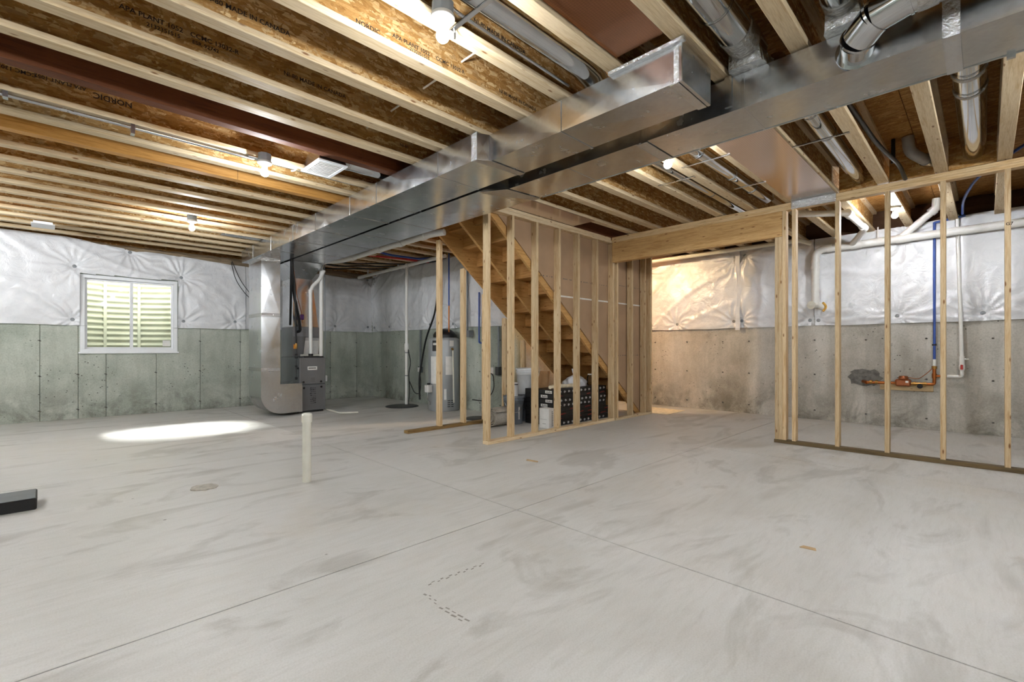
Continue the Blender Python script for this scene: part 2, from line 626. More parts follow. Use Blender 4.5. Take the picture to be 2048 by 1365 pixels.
floor = struct(MB().box(XB - .3, XR + .3, YB - .3, YL + .3, -0.22, -0.10).build('floor', 'subbase'),
               'poured concrete basement floor with saw-cut control joints')
GX = [XB, -0.70, 2.19, 5.07, XR]
GY = [YB, -0.75, 2.17, 5.12, YL]
for i in range(4):
    for j in range(4):
        g = 0.004
        MB().box(GX[i] + g, GX[i + 1] - g, GY[j] + g, GY[j + 1] - g, -0.10, 0).build('slab', 'slab_concrete', floor)
ceiling = struct(MB().box(XB, XR + .3, YB, YL + .3, ZS + 0.02, ZS + 0.06).build('ceiling', 'osb_sub'),
                 'oriented strand board subfloor above the joists')
# cut: stairwell stays open upward inside its own shaft, so the sheets stop around it
def sheet(x0, x1, y0, y1):
    MB().box(x0 + .002, x1 - .002, y0 + .002, y1 - .002, ZS, ZS + 0.019).build('osb_sheet', 'osb_sub', ceiling)
ys = [YB + k * 1.22 for k in range(20)]
for j in range(len(ys) - 1):
    y0, y1 = ys[j], min(ys[j + 1], YL + .2)
    if y0 >= YL: break
    off = 0.0 if j % 2 else -1.22
    x = XB + off
    while x < XR + .2:
        a, b = max(x, XB), min(x + 2.44, XR + .25)
        if b > a + .05: sheet(a, b, y0, y1)
        x += 2.44

def form_wall(name, label, axis, const, sgn, u0, u1, seams, mat, hole=None, top=2.65):
    """poured wall; axis is the way it runs, sgn the side its back lies on.  Form panels are proud of the joints."""
    def bx(m, a, b, d0, d1, z0, z1):
        lo, hi = sorted((const + sgn * d0, const + sgn * d1))
        return m.box(a, b, lo, hi, z0, z1) if axis == 'x' else m.box(lo, hi, a, b, z0, z1)
    m = MB()
    if hole:
        hx0, hx1, hz0, hz1 = hole
        bx(m, u0, hx0, 0.016, 0.26, -.1, top); bx(m, hx1, u1, 0.016, 0.26, -.1, top)
        bx(m, hx0, hx1, 0.016, 0.26, -.1, hz0); bx(m, hx0, hx1, 0.016, 0.26, hz1, top)
    else:
        bx(m, u0, u1, 0.016, 0.26, -.1, top)
    w = struct(m.build(name, mat), label)
    ed = [u0] + [s for s in seams if u0 < s < u1] + [u1]
    tie = None
    for a, b in zip(ed, ed[1:]):
        cuts = [(a, b, 0.0, top)]
        if hole and a < hx1 and b > hx0:
            cuts = [(a, b, 0.0, hz0), (a, b, hz1, top)]
            if a < hx0: cuts.append((a, hx0, hz0, hz1))
            if b > hx1: cuts.append((hx1, b, hz0, hz1))
        for (p, q, z0, z1) in cuts:
            e = random.uniform(-0.0015, 0.0015)
            bx(MB(), p + (.0045 if p == a else 0), q - (.0045 if q == b else 0), e, 0.017, z0, z1).build('form_panel', mat, w)
    for sx in seams:
        for z in (0.15, 0.67, 1.19):
            if hole and hx0 - .02 < sx < hx1 + .02 and hz0 - .03 < z: continue
            if tie is None:
                t = MB()
                rr = random.Random(3)
                for k in range(3):
                    t.lathe([(0.0, -.006), (.014, -.003), (.011, .003), (.0, .006)], (rr.uniform(-.02, .02), 0, rr.uniform(-.008, .008)), 6)
                tie = t.mesh('form_tie')
                tie.materials.append(MATS['ink_grey'])
            z += random.uniform(-.01, .01)
            link('form_tie', tie, None, w, loc=(sx, const, z) if axis == 'x' else (const, sx, z))
    return w

WIN = (0.35, 1.57, 1.00, 2.20)
wall_left = form_wall('wall_left', 'poured concrete window wall, grey green, bare below the white insulation', 'x', YL, 1, XB, XM + .26,
                      [-2.6, -2.0, -1.35, -0.72, -0.08, 0.33, 0.65, 1.28, 1.90, 2.53, 3.16, 3.7, 4.22, 4.8], 'wall_concrete_green', WIN)
wall_center = form_wall('wall_center', 'poured concrete wall behind the water heater', 'y', XM, 1, YS, YL,
                        [9.3, 9.05, 8.32, 7.77, 7.32, 6.6, 6.0, 5.5], 'wall_concrete_green')
wall_stair = form_wall('wall_stair', 'poured concrete wall in shade behind the stair', 'x', YS, 1, XM + .007, XR,
                       [5.8, 6.4, 7.0, 7.6], 'wall_concrete_warm')
wall_right = form_wall('wall_right', 'poured concrete wall behind the open stud wall, bare below the white insulation', 'y', XR, 1, YB, YS,
                       [4.41, 3.79, 3.16, 2.74, 1.81, 1.19, 0.55, -0.06, -.7, -1.3, -1.9, -2.5], 'wall_concrete_warm')
struct(MB().box(XB - .25, XB, YB, YL, -.1, 3.0).build('wall_behind_left', 'wall_concrete_green'), 'concrete wall behind the camera on the left')
struct(MB().box(XB, XR, YB - .25, YB, -.1, 3.0).build('wall_behind_right', 'wall_concrete_warm'), 'concrete wall behind the camera on the right')

# sill plates and rim boards on top of the walls
def trim(k, label, m, mat):
    return struct(m.build('trim_%d' % k, mat), label)
trim(1, 'sill plate on the window wall', MB().box(XB, XM + .2, YL + .02, YL + .16, 2.65, ZJ), 'lumber_x')
trim(2, 'sill plate on the wall behind the heater', MB().box(XM + .02, XM + .16, YS + .1, YL, 2.65, ZJ), 'lumber_y')
trim(3, 'sill plate on the right wall', MB().box(XR + .02, XR + .16, YB, YS, 2.65, ZJ), 'lumber_y')
trim(4, 'rim board above the window wall', MB().box(XB, XM + .2, YL + .13, YL + .17, ZJ, ZS), 'osb_web')
trim(5, 'rim board above the wall behind the heater', MB().box(XM + .13, XM + .17, YS, YL + .1, ZJ, ZS), 'osb_rim')
trim(6, 'rim board above the right wall', MB().box(XR + .13, XR + .17, YB, YS, ZJ, ZS), 'osb_rim')
trim(7, 'rim board above the wall behind the stair', MB().box(XM + .2, XR + .1, YS + .13, YS + .17, ZJ, ZS), 'osb_web')

# ------------------------------------------------------------------ window and its well
win = struct(thing('window_1', 'white vinyl sliding window set high in the concrete wall', 'window', (0.96, YL, 1.0)))
del win['category']
def frame_mesh(x0, x1, y0, y1, z0, z1, w):
    m = MB()
    m.box(x0, x1, y0, y1, z0, z0 + w); m.box(x0, x1, y0, y1, z1 - w, z1)
    m.box(x0, x0 + w, y0, y1, z0 + w, z1 - w); m.box(x1 - w, x1, y0, y1, z0 + w, z1 - w)
    return m
frame_mesh(.35, 1.57, YL - .012, YL + .10, 1.0, 2.2, .055).build('window_frame', 'vinyl_white', win, .003)
MB().box(.33, 1.59, YL - .03, YL + .01, .985, 1.012).build('window_sill', 'vinyl_white', win, .003)
for (a, b, yo) in ((.405, .975, .045), (.955, 1.515, .02)):
    sh = frame_mesh(a, b, YL + yo, YL + yo + .025, 1.055, 2.145, .03).build('sash', 'vinyl_white', win, .002)
    MB().box(a + .03, b - .03, YL + yo + .010, YL + yo + .014, 1.085, 2.115).build('pane', 'window_glass', sh)
MB().box(.955, .968, YL + .006, YL + .02, 1.30, 1.36).build('latch', 'vinyl_white', win)
MB().box(.955, .968, YL + .006, YL + .02, 1.80, 1.86).build('latch', 'vinyl_white', win)
MB().box(1.37, 1.475, YL + .026, YL + .029, 1.10, 1.20).build('sticker', 'label_white', win, label='white paper sticker in the pane corner')

well = thing('window_well', 'corrugated pale steel window well outside the basement window', 'window well', (.96, YL + .26, .9))
m = MB()
prof = []
nz = 132
for i in range(nz + 1):
    z = 0.92 + i * (1.76 / nz)
    prof.append((0.02 * math.cos(2 * PI * z / 0.098), z))
na = 40
vs, fs = [], []
for (d, z) in prof:
    for k in range(na + 1):
        a = PI * k / na
        vs.append((.96 + (0.86 + d) * math.cos(a), YL + .26 + (1.02 + d) * math.sin(a), z))
for i in range(nz):
    for k in range(na):
        a = i * (na + 1) + k
        fs.append((a, a + 1, a + na + 2, a + na + 1))
m.add(vs, fs, True)
m.build('corrugated_wall', 'well_steel', well)
for xx in (.72, 1.19):
    MB().box(xx - .022, xx + .022, YL + .26 + 0.955, YL + .26 + .985, .92, 2.66).build('stiffener', 'well_steel', well)
m = MB(); pts = [(.96 + .9 * math.cos(PI * k / 20), YL + .26 + 1.06 * math.sin(PI * k / 20)) for k in range(21)]
m.prism(pts, 'z', .82, .93).build('gravel_bed', 'gravel_ground', well)

# ------------------------------------------------------------------ white faced insulation blankets
def hashr(*a):
    return random.Random(repr(a)).random()
washer = MB().lathe([(.026, -.002), (.026, .002), (.020, .004), (.014, .002), (.008, .005), (.0, .006)], n=14).mesh('washer')
washer.materials.append(MATS['washer_grey'])
def blanket(label, axis, const, u0, u1, zb, zt, pins, hole=None, step=.018, seed=1, group='white faced wall insulation blankets', sag=.02):
    nu = max(8, int((u1 - u0) / step)); nz = int((2.72 - 1.42) / step)
    rr = random.Random(seed)
    ph = [(p[0], p[1], rr.uniform(0, 6.28), rr.choice((9, 11, 13, 15)), rr.uniform(.8, 1.25)) for p in pins]
    vs = []
    dat = []
    for i in range(nu + 1):
        u = u0 + (u1 - u0) * i / nu
        b, t = zb(u), zt(u)
        for j in range(nz + 1):
            f = j / nz
            z = b + (t - b) * f
            d = .035 + .028 * math.sin(PI * min(1, max(0, f))) ** .6
            n3 = noise.noise(Vector((u * 1.1 + seed * 7, z * 1.6, seed)))
            d += .016 * n3 + .006 * noise.noise(Vector((u * 5 + seed, z * 4.2, 3 + seed))) + .003 * noise.noise(Vector((u * 13, z * 11, seed + 9)))
            # long slack folds
            fold = math.sin((u * 1.3 + z * 2.2 + 1.6 * noise.noise(Vector((u * .7, z * .9, seed + 2)))) * 5.0)
            d += .012 * max(0, fold) ** 5
            for (pu, pz, p0, k, am) in ph:
                dx, dz = u - pu, z - pz
                r = math.hypot(dx, dz)
                if r > 1.1: continue
                th = math.atan2(dz, dx)
                d -= .040 * math.exp(-(r / .10) ** 2)
                e = math.exp(-r / .24) * (1 - math.exp(-(r / .05) ** 2))
                wv = math.sin(k * .5 * th + p0 + 2.2 * noise.noise(Vector((r * 4, th * 1.3, p0))))
                d += .038 * am * e * (abs(wv) ** 4 - .3)
            vs.append((u, z, max(d, .008)))
    def P(u, z, d):
        return (u, const - d, z) if axis == 'x' else (const - d, u, z)
    fs = []
    for i in range(nu):
        for j in range(nz):
            a = i * (nz + 1) + j
            c = ((vs[a][0] + vs[a + nz + 2][0]) / 2, (vs[a][1] + vs[a + nz + 2][1]) / 2)
            if hole and hole[0] < c[0] < hole[1] and hole[2] < c[1] < hole[3]: continue
            fs.append((a, a + 1, a + nz + 2, a + nz + 1))
    t = thing('insulation_blanket', label, 'insulation', P((u0 + u1) / 2, 1.4, 0), group)
    front = [P(*p) for p in vs]
    mb = MB().add(front, fs, True)
    # turned-back edges so that the blanket has its thickness
    def skirt(idx):
        k = len(idx)
        q = [front[i] for i in idx] + [P(vs[i][0], vs[i][1], .001) for i in idx]
        mb.add(q, [(i, i + 1, k + i + 1, k + i) for i in range(k - 1)])
    skirt([i * (nz + 1) for i in range(nu + 1)]); skirt([i * (nz + 1) + nz for i in range(nu + 1)])
    skirt(list(range(nz + 1))); skirt([nu * (nz + 1) + j for j in range(nz + 1)])
    mb.build('facing', 'poly_facing', t)
    for (pu, pz) in pins:
        w = link('washer', washer, None, t, loc=None)
        w.matrix_parent_inverse = wm(t).inverted()
        # sits in the dimple
        i = min(nu, max(0, int(round((pu - u0) / (u1 - u0) * nu))))
        best = min((vs[i * (nz + 1) + j] for j in range(nz + 1)), key=lambda q: abs(q[1] - pz))
        w.location = P(pu, pz, best[2] + .004)
        w.rotation_euler = (PI / 2, 0, 0) if axis == 'x' else (0, -PI / 2, 0)
    return t
def pl(*pts):
    def f(u):
        if u <= pts[0][0]: return pts[0][1]
        for (a, b) in zip(pts, pts[1:]):
            if u <= b[0]:
                return a[1] + (b[1] - a[1]) * (u - a[0]) / (b[0] - a[0])
        return pts[-1][1]
    return f
blanket('white plastic faced insulation blanket around the window', 'x', YL, XB, 2.60,
        lambda u: 1.415 + .012 * noise.noise(Vector((u * 1.7, 0, 1))), pl((XB, 2.74), (0.2, 2.735), (.62, 2.68), (.95, 2.645), (1.6, 2.635), (2.1, 2.60), (2.6, 2.58)),
        [(-1.9, 2.3), (-1.0, 1.51), (.289, 2.303), (.94, 2.608), (1.618, 2.271), (.267, 1.503), (1.654, 1.531), (2.436, 1.554), (-.9, 2.6)],
        hole=(.345, 1.575, .9, 2.205), seed=3)
blanket('white plastic faced insulation blanket behind the furnace', 'x', YL, 2.61, XM - .03,
        lambda u: 1.425 + .01 * noise.noise(Vector((u * 2, 0, 5))), pl((2.6, 2.58), (3.4, 2.55), (4.0, 2.60), (4.6, 2.57), (5.15, 2.64)),
        [(3.2, 1.54), (3.4, 2.45), (4.31, 1.535), (5.06, 1.54), (5.05, 2.58)], seed=5)
blanket('white plastic faced insulation blanket on the wall behind the water heater', 'y', XM, YS + .02, YL - .04,
        lambda u: 1.43 + .01 * noise.noise(Vector((u * 2, 0, 8))), pl((YS, 2.70), (7, 2.70), (9.6, 2.68)),
        [(8.933, 1.528), (8.248, 2.637), (8.248, 1.515), (7.443, 1.525), (6.716, 1.507), (6.2, 2.6), (5.8, 1.52), (9.6, 2.62), (9.58, 1.53)], seed=7)
zbr = lambda u: 1.405 + .014 * noise.noise(Vector((u * 1.9, 0, 2)))
blanket('white plastic faced insulation blanket seen through the header opening, nearest the stair', 'y', XR, 2.90, YS - .04, zbr, pl((2.9, 2.71), (5, 2.71)),
        [(2.954, 2.579), (3.97, 1.507), (2.975, 1.52), (4.6, 2.5)], seed=11)
blanket('white plastic faced insulation blanket between the header opening and the cleanout pipe', 'y', XR, 1.81, 2.89, zbr, pl((1.8, 2.70), (3, 2.70)),
        [(2.795, 2.598), (2.845, 1.523), (1.869, 1.489)], seed=13)
blanket('white plastic faced insulation blanket behind the water meter and blue pipe', 'y', XR, YB + .05, 1.80, zbr, pl((-3, 2.75), (0, 2.74), (.8, 2.70), (1.8, 2.70)),
        [(1.759, 1.484), (.845, 1.505), (.026, 1.501), (.757, 2.61), (-.8, 1.5), (-.7, 2.5)], seed=17)
o = MB()
for k in range(40):
    z0, z1 = 1.37 + k * .0335, 1.37 + (k + 1) * .0335
    def q(z): return (2.895 + .012 * noise.noise(Vector((z * 5, 1, 1))), XR - .066 - .006 * noise.noise(Vector((z * 9, 4, 2))))
    (ya, xa), (yb, xb) = q(z0), q(z1)
    o.hexa([(xa, ya - .035, z0), (xa + .012, ya - .035, z0), (xa + .012, ya + .035, z0), (xa, ya + .035, z0)],
           [(xb, yb - .035, z1), (xb + .012, yb - .035, z1), (xb + .012, yb + .035, z1), (xb, yb + .035, z1)])
tag(o.build('seam_tape', 'bag_plastic'), 'clear tape strip over the insulation seam in the header opening', 'tape')

# ragged foil and batts stuffed above the blankets
def ragged(label, axis, const, u0, u1, zf, z1, d0, d1, mat, seed):
    n = int((u1 - u0) / .05); mm = 6
    vs, fs = [], []
    for i in range(n + 1):
        u = u0 + (u1 - u0) * i / n
        z0 = zf(u) if callable(zf) else zf
        for j in range(mm + 1):
            f = j / mm
            z = z0 + (z1 - z0) * f + .02 * noise.noise(Vector((u * 6, f * 3, seed)))
            d = d0 + (d1 - d0) * math.sin(PI * f) + .022 * noise.noise(Vector((u * 4.5, f * 2.5, seed + 4)))
            vs.append((u, const - d, z) if axis == 'x' else (const - d, u, z))
    for i in range(n):
        for j in range(mm):
            a = i * (mm + 1) + j
            fs.append((a, a + 1, a + mm + 2, a + mm + 1))
    mb = MB().add(vs, fs, False)
    k = len(vs)
    mb.add([(p[0], const + .01, p[2]) if axis == 'x' else (const + .01, p[1], p[2]) for p in vs], fs, False)
    return tag(mb.build('rim_insulation', mat), label, 'insulation')
ragged('crumpled foil faced insulation edge above the white blanket by the return duct', 'x', YL, .30, XM - .05, pl((.3, 2.70), (.62, 2.672), (.95, 2.628), (1.6, 2.618), (2.1, 2.583), (2.6, 2.563), (3.4, 2.535), (4.0, 2.585), (4.6, 2.555), (5.15, 2.625)), 2.705, .01, .05, 'rim_foil', 2)
ragged('dark rim insulation above the white blanket on the right wall', 'y', XR + .12, YB, YS - .05, 2.70, 2.985, .01, .05, 'rim_batt', 6)
ragged('dark rim insulation above the blanket behind the water heater', 'y', XM + .12, YS + .1, YL - .1, 2.70, 2.985, .01, .05, 'rim_batt', 9)

# ------------------------------------------------------------------ ceiling joists
FAR = [-2.5, -2.09, -1.69, -1.28, -0.88, -0.475, -0.07, 0.335, 0.76, 1.172, 1.575, 1.99, 2.35, 2.77, 3.20, 3.575, 3.95, 4.43, 4.80, 5.16, 5.59, 6.0, 6.405, 6.815, 7.22, 7.625, 8.02, 8.415, 8.83, 9.23]
ORD = {1: 'first', 2: 'second', 3: 'third', 4: 'fourth', 5: 'fifth', 6: 'sixth', 7: 'seventh', 8: 'eighth', 9: 'ninth', 10: 'tenth', 11: 'eleventh', 12: 'twelfth', 13: 'thirteenth', 14: 'fourteenth', 15: 'fifteenth', 16: 'sixteenth', 17: 'seventeenth', 18: 'eighteenth', 19: 'nineteenth', 20: 'twentieth', 21: 'twenty-first', 22: 'twenty-second', 23: 'twenty-third', 24: 'twenty-fourth', 25: 'twenty-fifth', 26: 'twenty-sixth', 27: 'twenty-seventh', 28: 'twenty-eighth', 29: 'twenty-ninth', 30: 'thirtieth'}
JM = {}
def joist_meshes(x0, x1):
    k = (x0, x1)
    if k not in JM:
        bot = MB().box(x0, x1, -.0445, .0445, 0, .038).mesh('bottom_flange', .003)
        top = MB().box(x0, x1, -.0445, .0445, .264, .302).mesh('top_flange')
        web = MB().box(x0, x1, -.005, .005, .037, .265).mesh('web')
        bot.materials.append(MATS['flange_wood']); top.materials.append(MATS['flange_wood']); web.materials.append(MATS['osb_web'])
        JM[k] = (bot, web, top)
    return JM[k]
JOIST = {}
for i, fy in enumerate(FAR):
    nth = ORD[len(FAR) - i]
    x0, x1 = XB + .05, XR + .12
    if fy > 5.0: x1 = XM + .12
    if fy in (4.43, 4.80): x1 = 3.42
    c = fy - .0445
    if fy == 3.95 or fy == 5.16:
        dark = fy == 3.95
        t = thing('laminated_joist', ('dark reddish laminated beam among the ceiling joists beside the ceiling register' if dark else
                  'smooth honey coloured laminated joist among the strand board joists'), 'joist', (0, c, ZJ), 'ceiling joists')
        link('beam', MB().box(x0, x1, -.0445, .0445, 0, .302).mesh('beam', .003), 'lvl_dark' if dark else 'lvl_light', t, loc=(0, 0, 0))
        if not dark:
            MB().box(1.30, 1.303, c - .0455, c - .044, ZJ + .002, ZJ + .3).build('butt_joint', 'ink', t)
    else:
        t = thing('i_joist', 'strand board I-joist with pale flanges, %s joist counted from the window wall' % nth, 'joist', (0, c, ZJ), 'ceiling joists')
        b, w, tp = joist_meshes(x0, x1)
        link('bottom_flange', b, None, t, loc=(0, 0, 0)); link('web', w, None, t, loc=(0, 0, 0)); link('top_flange', tp, None, t, loc=(0, 0, 0))
    JOIST[fy] = t
# printed lettering on the webs (near faces, towards the camera side)
def web_print(fy, s, x, z, size, flip=False):
    me = text_mesh(s, size)
    o = link('web_print', me, 'ink', JOIST[fy], loc=(x, -.0062, z - ZJ))
    o.rotation_euler = (PI / 2, PI if flip else 0, 0)
    return o
web_print(3.20, 'APA PLANT 1052', .262, 2.822, .037)
web_print(3.20, 'CCMC 13032-R', .57, 2.822, .037)
web_print(3.20, '2132351515', .375, 2.785, .030)
web_print(3.20, 'ESR-92742', .58, 2.785, .030)
web_print(2.77, 'NI-80 MADE IN CANADA', .545, 2.795, .037)
web_print(3.20, 'NI-80 MADE IN CANADA', 1.07, 2.81, .037)
web_print(4.43, 'NORDIC', .44, 2.85, .055, True)
web_print(4.43, 'APA PLANT 1052', .19, 2.865, .034, True)
web_print(4.43, 'CCMC 13032', -.05, 2.86, .034, True)
web_print(2.35, 'NORDIC', 1.135, 2.752, .036)
web_print(2.35, 'APA PLANT 1052', 1.35, 2.78, .033)
web_print(2.35, 'CCMC 13032-R', 1.64, 2.78, .033)
web_print(2.35, '2132351515', 1.46, 2.755, .027)
web_print(2.35, 'NI-80 MADE IN CANADA', 2.155, 2.785, .033)
web_print(1.99, 'NI-80 MADE IN CANADA', 1.63, 2.82, .036)
web_print(3.575, 'NI-80', 2.14, 2.795, .036)

# strand board blocking over the right stud wall, between the joists
for k, (a, b) in enumerate(((-.07, .246), (.335, .671), (.76, 1.083))):
    o = MB().box(5.87, 5.898, a + .004, b - .004, ZJ + .001, ZS - .002).build('joist_blocking', 'osb_rim')
    tag(o, ('strand board blocking above the stud wall where the widest round duct ends',
            'strand board blocking above the stud wall behind the grey elbow pipe',
            'strand board blocking above the stud wall where the middle round duct ends')[k], 'blocking', 'blocking panels over the stud wall')

# ------------------------------------------------------------------ stud walls
ZP = 2.605
def stud(p, x0, x1, y0, y1, z0, z1, mat='lumber_z', name='stud'):
    return MB().box(x0, x1, y0, y1, z0, z1).build(name, mat, p, .002)
# right wall with the wide header opening
rw = thing('stud_wall', 'open stud wall of pale two by fours with a wide header opening on the right', 'stud wall', (5.9, 1.2, 0))
XF = 5.85
stud(rw, XF, XF + .089, -2.2, 1.69, 0, .038, 'treated_y', 'bottom_plate')
stud(rw, XF, XF + .089, -2.2, 3.84, 2.605, 2.643, 'lumber_y', 'top_plate')
stud(rw, XF + .001, XF + .088, -2.2, 3.84, 2.644, 2.682, 'lumber_y', 'top_plate')
for yl in (1.511, 1.111, .702, .297, -.113, -.52, -.92, -1.33, -1.73):
    stud(rw, XF, XF + .089, yl - .038, yl, .0385, 2.6045)
stud(rw, XF, XF + .089, 1.569, 1.606, .0385, 2.6045, name='king_stud')
stud(rw, XF, XF + .089, 1.607, 1.644, .0385, 2.3195, name='jack_stud')
stud(rw, XF + .002, XF + .089, 1.645, 1.682, .0385, 2.3195, name='jack_stud')
stud(rw, XF, XF + .042, 1.607, 3.835, 2.32, 2.604, 'header_wood', 'header')
stud(rw, XF + .047, XF + .089, 1.607, 3.835, 2.32, 2.604, 'header_wood', 'header')
# a short nailer and mark seen behind the king stud
link('stud_mark', text_mesh('G7', .036), 'ink', rw, loc=None).location = (XF - .001, -.119, 2.12)
bpy.data.objects['stud_mark'].rotation_euler = (PI / 2, 0, -PI / 2)

# stair wall
sw = thing('stair_wall', 'open stud wall in front of the stair with brown paper drywall backs', 'stud wall', (5.2, 3.9, 0))
YF = 3.85
stud(sw, 3.44, 5.94, YF, YF + .089, 0, .038, 'lumber_x', 'bottom_plate')
stud(sw, 5.946, 7.02, YF - .012, YF + .077, 0, .038, 'lumber_x', 'bottom_plate')
stud(sw, 3.44, 5.94, YF, YF + .089, ZP, 2.643, 'lumber_x', 'top_plate')
stud(sw, 3.44, 5.845, YF + .001, YF + .088, 2.644, 2.682, 'lumber_x', 'top_plate')
stud(sw, 5.946, 7.02, YF - .012, YF + .077, ZP, 2.643, 'lumber_x', 'top_plate')
for xl in (3.442, 3.815, 4.23, 4.658, 5.063, 5.49, 5.898):
    stud(sw, xl, xl + .038, YF, YF + .089, .0385, ZP - .0005)
for xl in (5.985, 6.40, 6.79, 6.98):
    stud(sw, xl, xl + .038, YF - .012, YF + .077, .0385, ZP - .0005)
# drywall sheets on the stair side; lower edge follows the stringer
SL = .815
def zup(x): return 2.637 - SL * (x - 3.637)
YD = YF + .0895
dw = MB().prism([(3.60, 2.668), (7.018, 2.6), (7.018, 1.755), (4.70, 1.755)], 'y', YD, YD + .0125)
dw = MB().prism([(3.605, zup(3.605)), (4.715, zup(4.715)), (4.719, 1.757), (7.018, 1.757), (7.018, 2.684), (3.605, 2.684)], 'y', YD, YD + .0125)
dw.build('drywall_sheet', 'drywall_paper', sw)
MB().prism([(4.722, zup(4.722)), (6.80, zup(6.80)), (7.018, .02), (7.018, 1.752), (4.722, 1.752)], 'y', YD, YD + .0125).build('drywall_sheet', 'drywall_paper', sw)
MB().box(4.73, 7.017, YD - .0012, YD - .0003, 1.744, 1.765).build('joint_tape', 'drywall_tape', sw)
rr = random.Random(5)
for zz, xa in ((1.98, 4.4), (.95, 5.9), (2.02, 6.0)):
    m = MB(); x = xa
    while x < 7.0 and x < xa + 1.5:
        w = rr.uniform(.006, .02)
        m.box(x, x + w, YD - .0012, YD - .0004, zz, zz + .014); x += w + rr.uniform(.006, .05)
    m.build('paper_print', 'ink_grey', sw)

# wall behind the stair with its half-built studs
bw = thing('partition_frame', 'short partition frame with a treated bottom plate behind the stair', 'stud wall', (4.2, 5.1, 0))
stud(bw, 3.18, 5.40, 5.05, 5.139, 0, .038, 'treated_x', 'bottom_plate')
def zlow(x): return 2.585 - SL * (x - 3.57)
for xl in (3.67, 4.074, 4.47, 4.87, 5.27):
    MB().prism([(xl, .0385), (xl + .038, .0385), (xl + .038, zlow(xl + .038) - .004), (xl, zlow(xl) - .004)], 'y', 5.052, 5.139).build('stud', 'lumber_z', bw)

# ------------------------------------------------------------------ stair
st = thing('staircase', 'unfinished wooden staircase seen from underneath', 'staircase', (5.2, 4.5, 0))
X0, Z0, RUN, RISE = 3.786, 2.60, .2454, .2
def stringer(y0, y1):
    top = []
    for k in range(-1, 13):
        xk, zk = X0 + k * RUN, Z0 - k * RISE
        top += [(xk, zk), (xk + RUN, zk)]
    top = [(min(px, 6.98), max(pz, .002)) for (px, pz) in top]
    xb = 3.57 + (2.585 - .002) / SL
    poly = [(3.545, zlow(3.545))] + [(3.545, 2.80)] + top + [(6.98, .002), (xb, .002)]
    MB().prism(poly, 'y', y0, y1).build('stringer', 'stair_wood', st)
stringer(3.955, 3.993); stringer(4.48, 4.518); stringer(5.0, 5.038)
for k in range(-1, 13):
    xk, zk = X0 + k * RUN, Z0 - k * RISE
    MB().box(xk - .002, xk + RUN + .025, 3.955, 5.038, zk + .001, zk + .027).build('tread', 'riser_wood', st)
    if k > -1:
        MB().box(xk - .019, xk - .0025, 3.956, 5.037, zk + .002, zk + RISE - .001).build('riser', 'riser_wood', st)

# ------------------------------------------------------------------ sheet metal ducts
def crossbroken(m, c8):
    """box from 8 corners (bottom ring, top ring) with each face slightly cross-broken"""
    c8 = [Vector(p) for p in c8]
    ctr = sum(c8, Vector()) / 8
    for q in ((0, 3, 2, 1), (4, 5, 6, 7), (0, 1, 5, 4), (1, 2, 6, 5), (2, 3, 7, 6), (3, 0, 4, 7)):
        p = [c8[i] for i in q]
        fc = sum(p, Vector()) / 4
        nrm = (p[1] - p[0]).cross(p[3] - p[0])
        nrm.normalize()
        if nrm.dot(fc - ctr) < 0: nrm = -nrm
        off = .0035
        m.add(p + [fc + nrm * off], [(0, 1, 4), (1, 2, 4), (2, 3, 4), (3, 0, 4)])
    return m
def duct_run(t, secs, z0, z1):
    """secs: list of (y, xl, xr)"""
    for (a, b) in zip(secs, secs[1:]):
        g = .0015
        c = [(a[1], a[0] + g, z0), (a[2], a[0] + g, z0), (b[2], b[0] - g, z0), (b[1], b[0] - g, z0)]
        c += [(p[0], p[1], z1) for p in c]
        crossbroken(MB(), c).build('duct_section', 'galvanized', t)
def cleat(t, y, xl, xr, z0, z1, w=.022, d=.006, left=True):
    m = MB()
    m.box(xl - d, xl + .002, y - w / 2, y + w / 2, z0 - d, z1)
    m.box(xl, xr, y - w * .35, y + w * .35, z0 - d * .8, z0 + .002)
    m.box(xr - .002, xr + d, y - w / 2, y + w / 2, z0 - d, z1)
    m.build('drive_cleat', 'steel_strap', t, .0015)
DZ0, DZ1 = 2.47, 2.672
d1 = thing('return_trunk_duct', 'rectangular galvanized trunk duct with the closed end towards the camera', 'duct', (2.5, 4.8, DZ0))
duct_run(d1, [(1.135, 2.365, 2.715), (1.946, 2.365, 2.715), (2.63, 2.365, 2.715)], DZ0, DZ1)
duct_run(d1, [(2.63, 2.365, 2.715), (2.675, 2.267, 2.712)], DZ0, DZ1)
S1 = [2.675, 3.16, 4.17, 4.73, 5.62, 6.35, 7.19, 8.02, 8.60]
duct_run(d1, [(y, 2.267, 2.708) for y in S1], DZ0, DZ1)
cleat(d1, 1.946, 2.365, 2.715, DZ0, DZ1)
for y in S1[1:-1]:
    cleat(d1, y, 2.267, 2.708, DZ0, DZ1, .018, .004)
MB().box(2.358, 2.722, 1.118, 1.137, DZ0 - .006, DZ1 + .004).build('end_cap', 'galvanized', d1, .003)
# foil tape at the end cap and at the step
m = MB()
m.box(2.3595, 2.3635, 1.136, 1.165, DZ0 - .006, DZ1); m.box(2.36, 2.718, 1.14, 1.19, DZ0 - .0075, DZ0 - .004)
m.build('foil_tape', 'foil_tape', d1)
MB().box(2.335, 2.364, 1.10, 1.56, DZ1 - .008, DZ1 + .012).build('foil_tape', 'foil_tape', d1)
m = MB()
m.box(2.262, 2.2665, 2.655, 2.72, DZ0 - .004, DZ1); m.prism([(2.35, 2.60), (2.72, 2.60), (2.72, 2.655), (2.262, 2.70), (2.262, 2.655)], 'z', DZ0 - .0065, DZ0 - .0042)
m.build('foil_tape', 'foil_tape', d1)

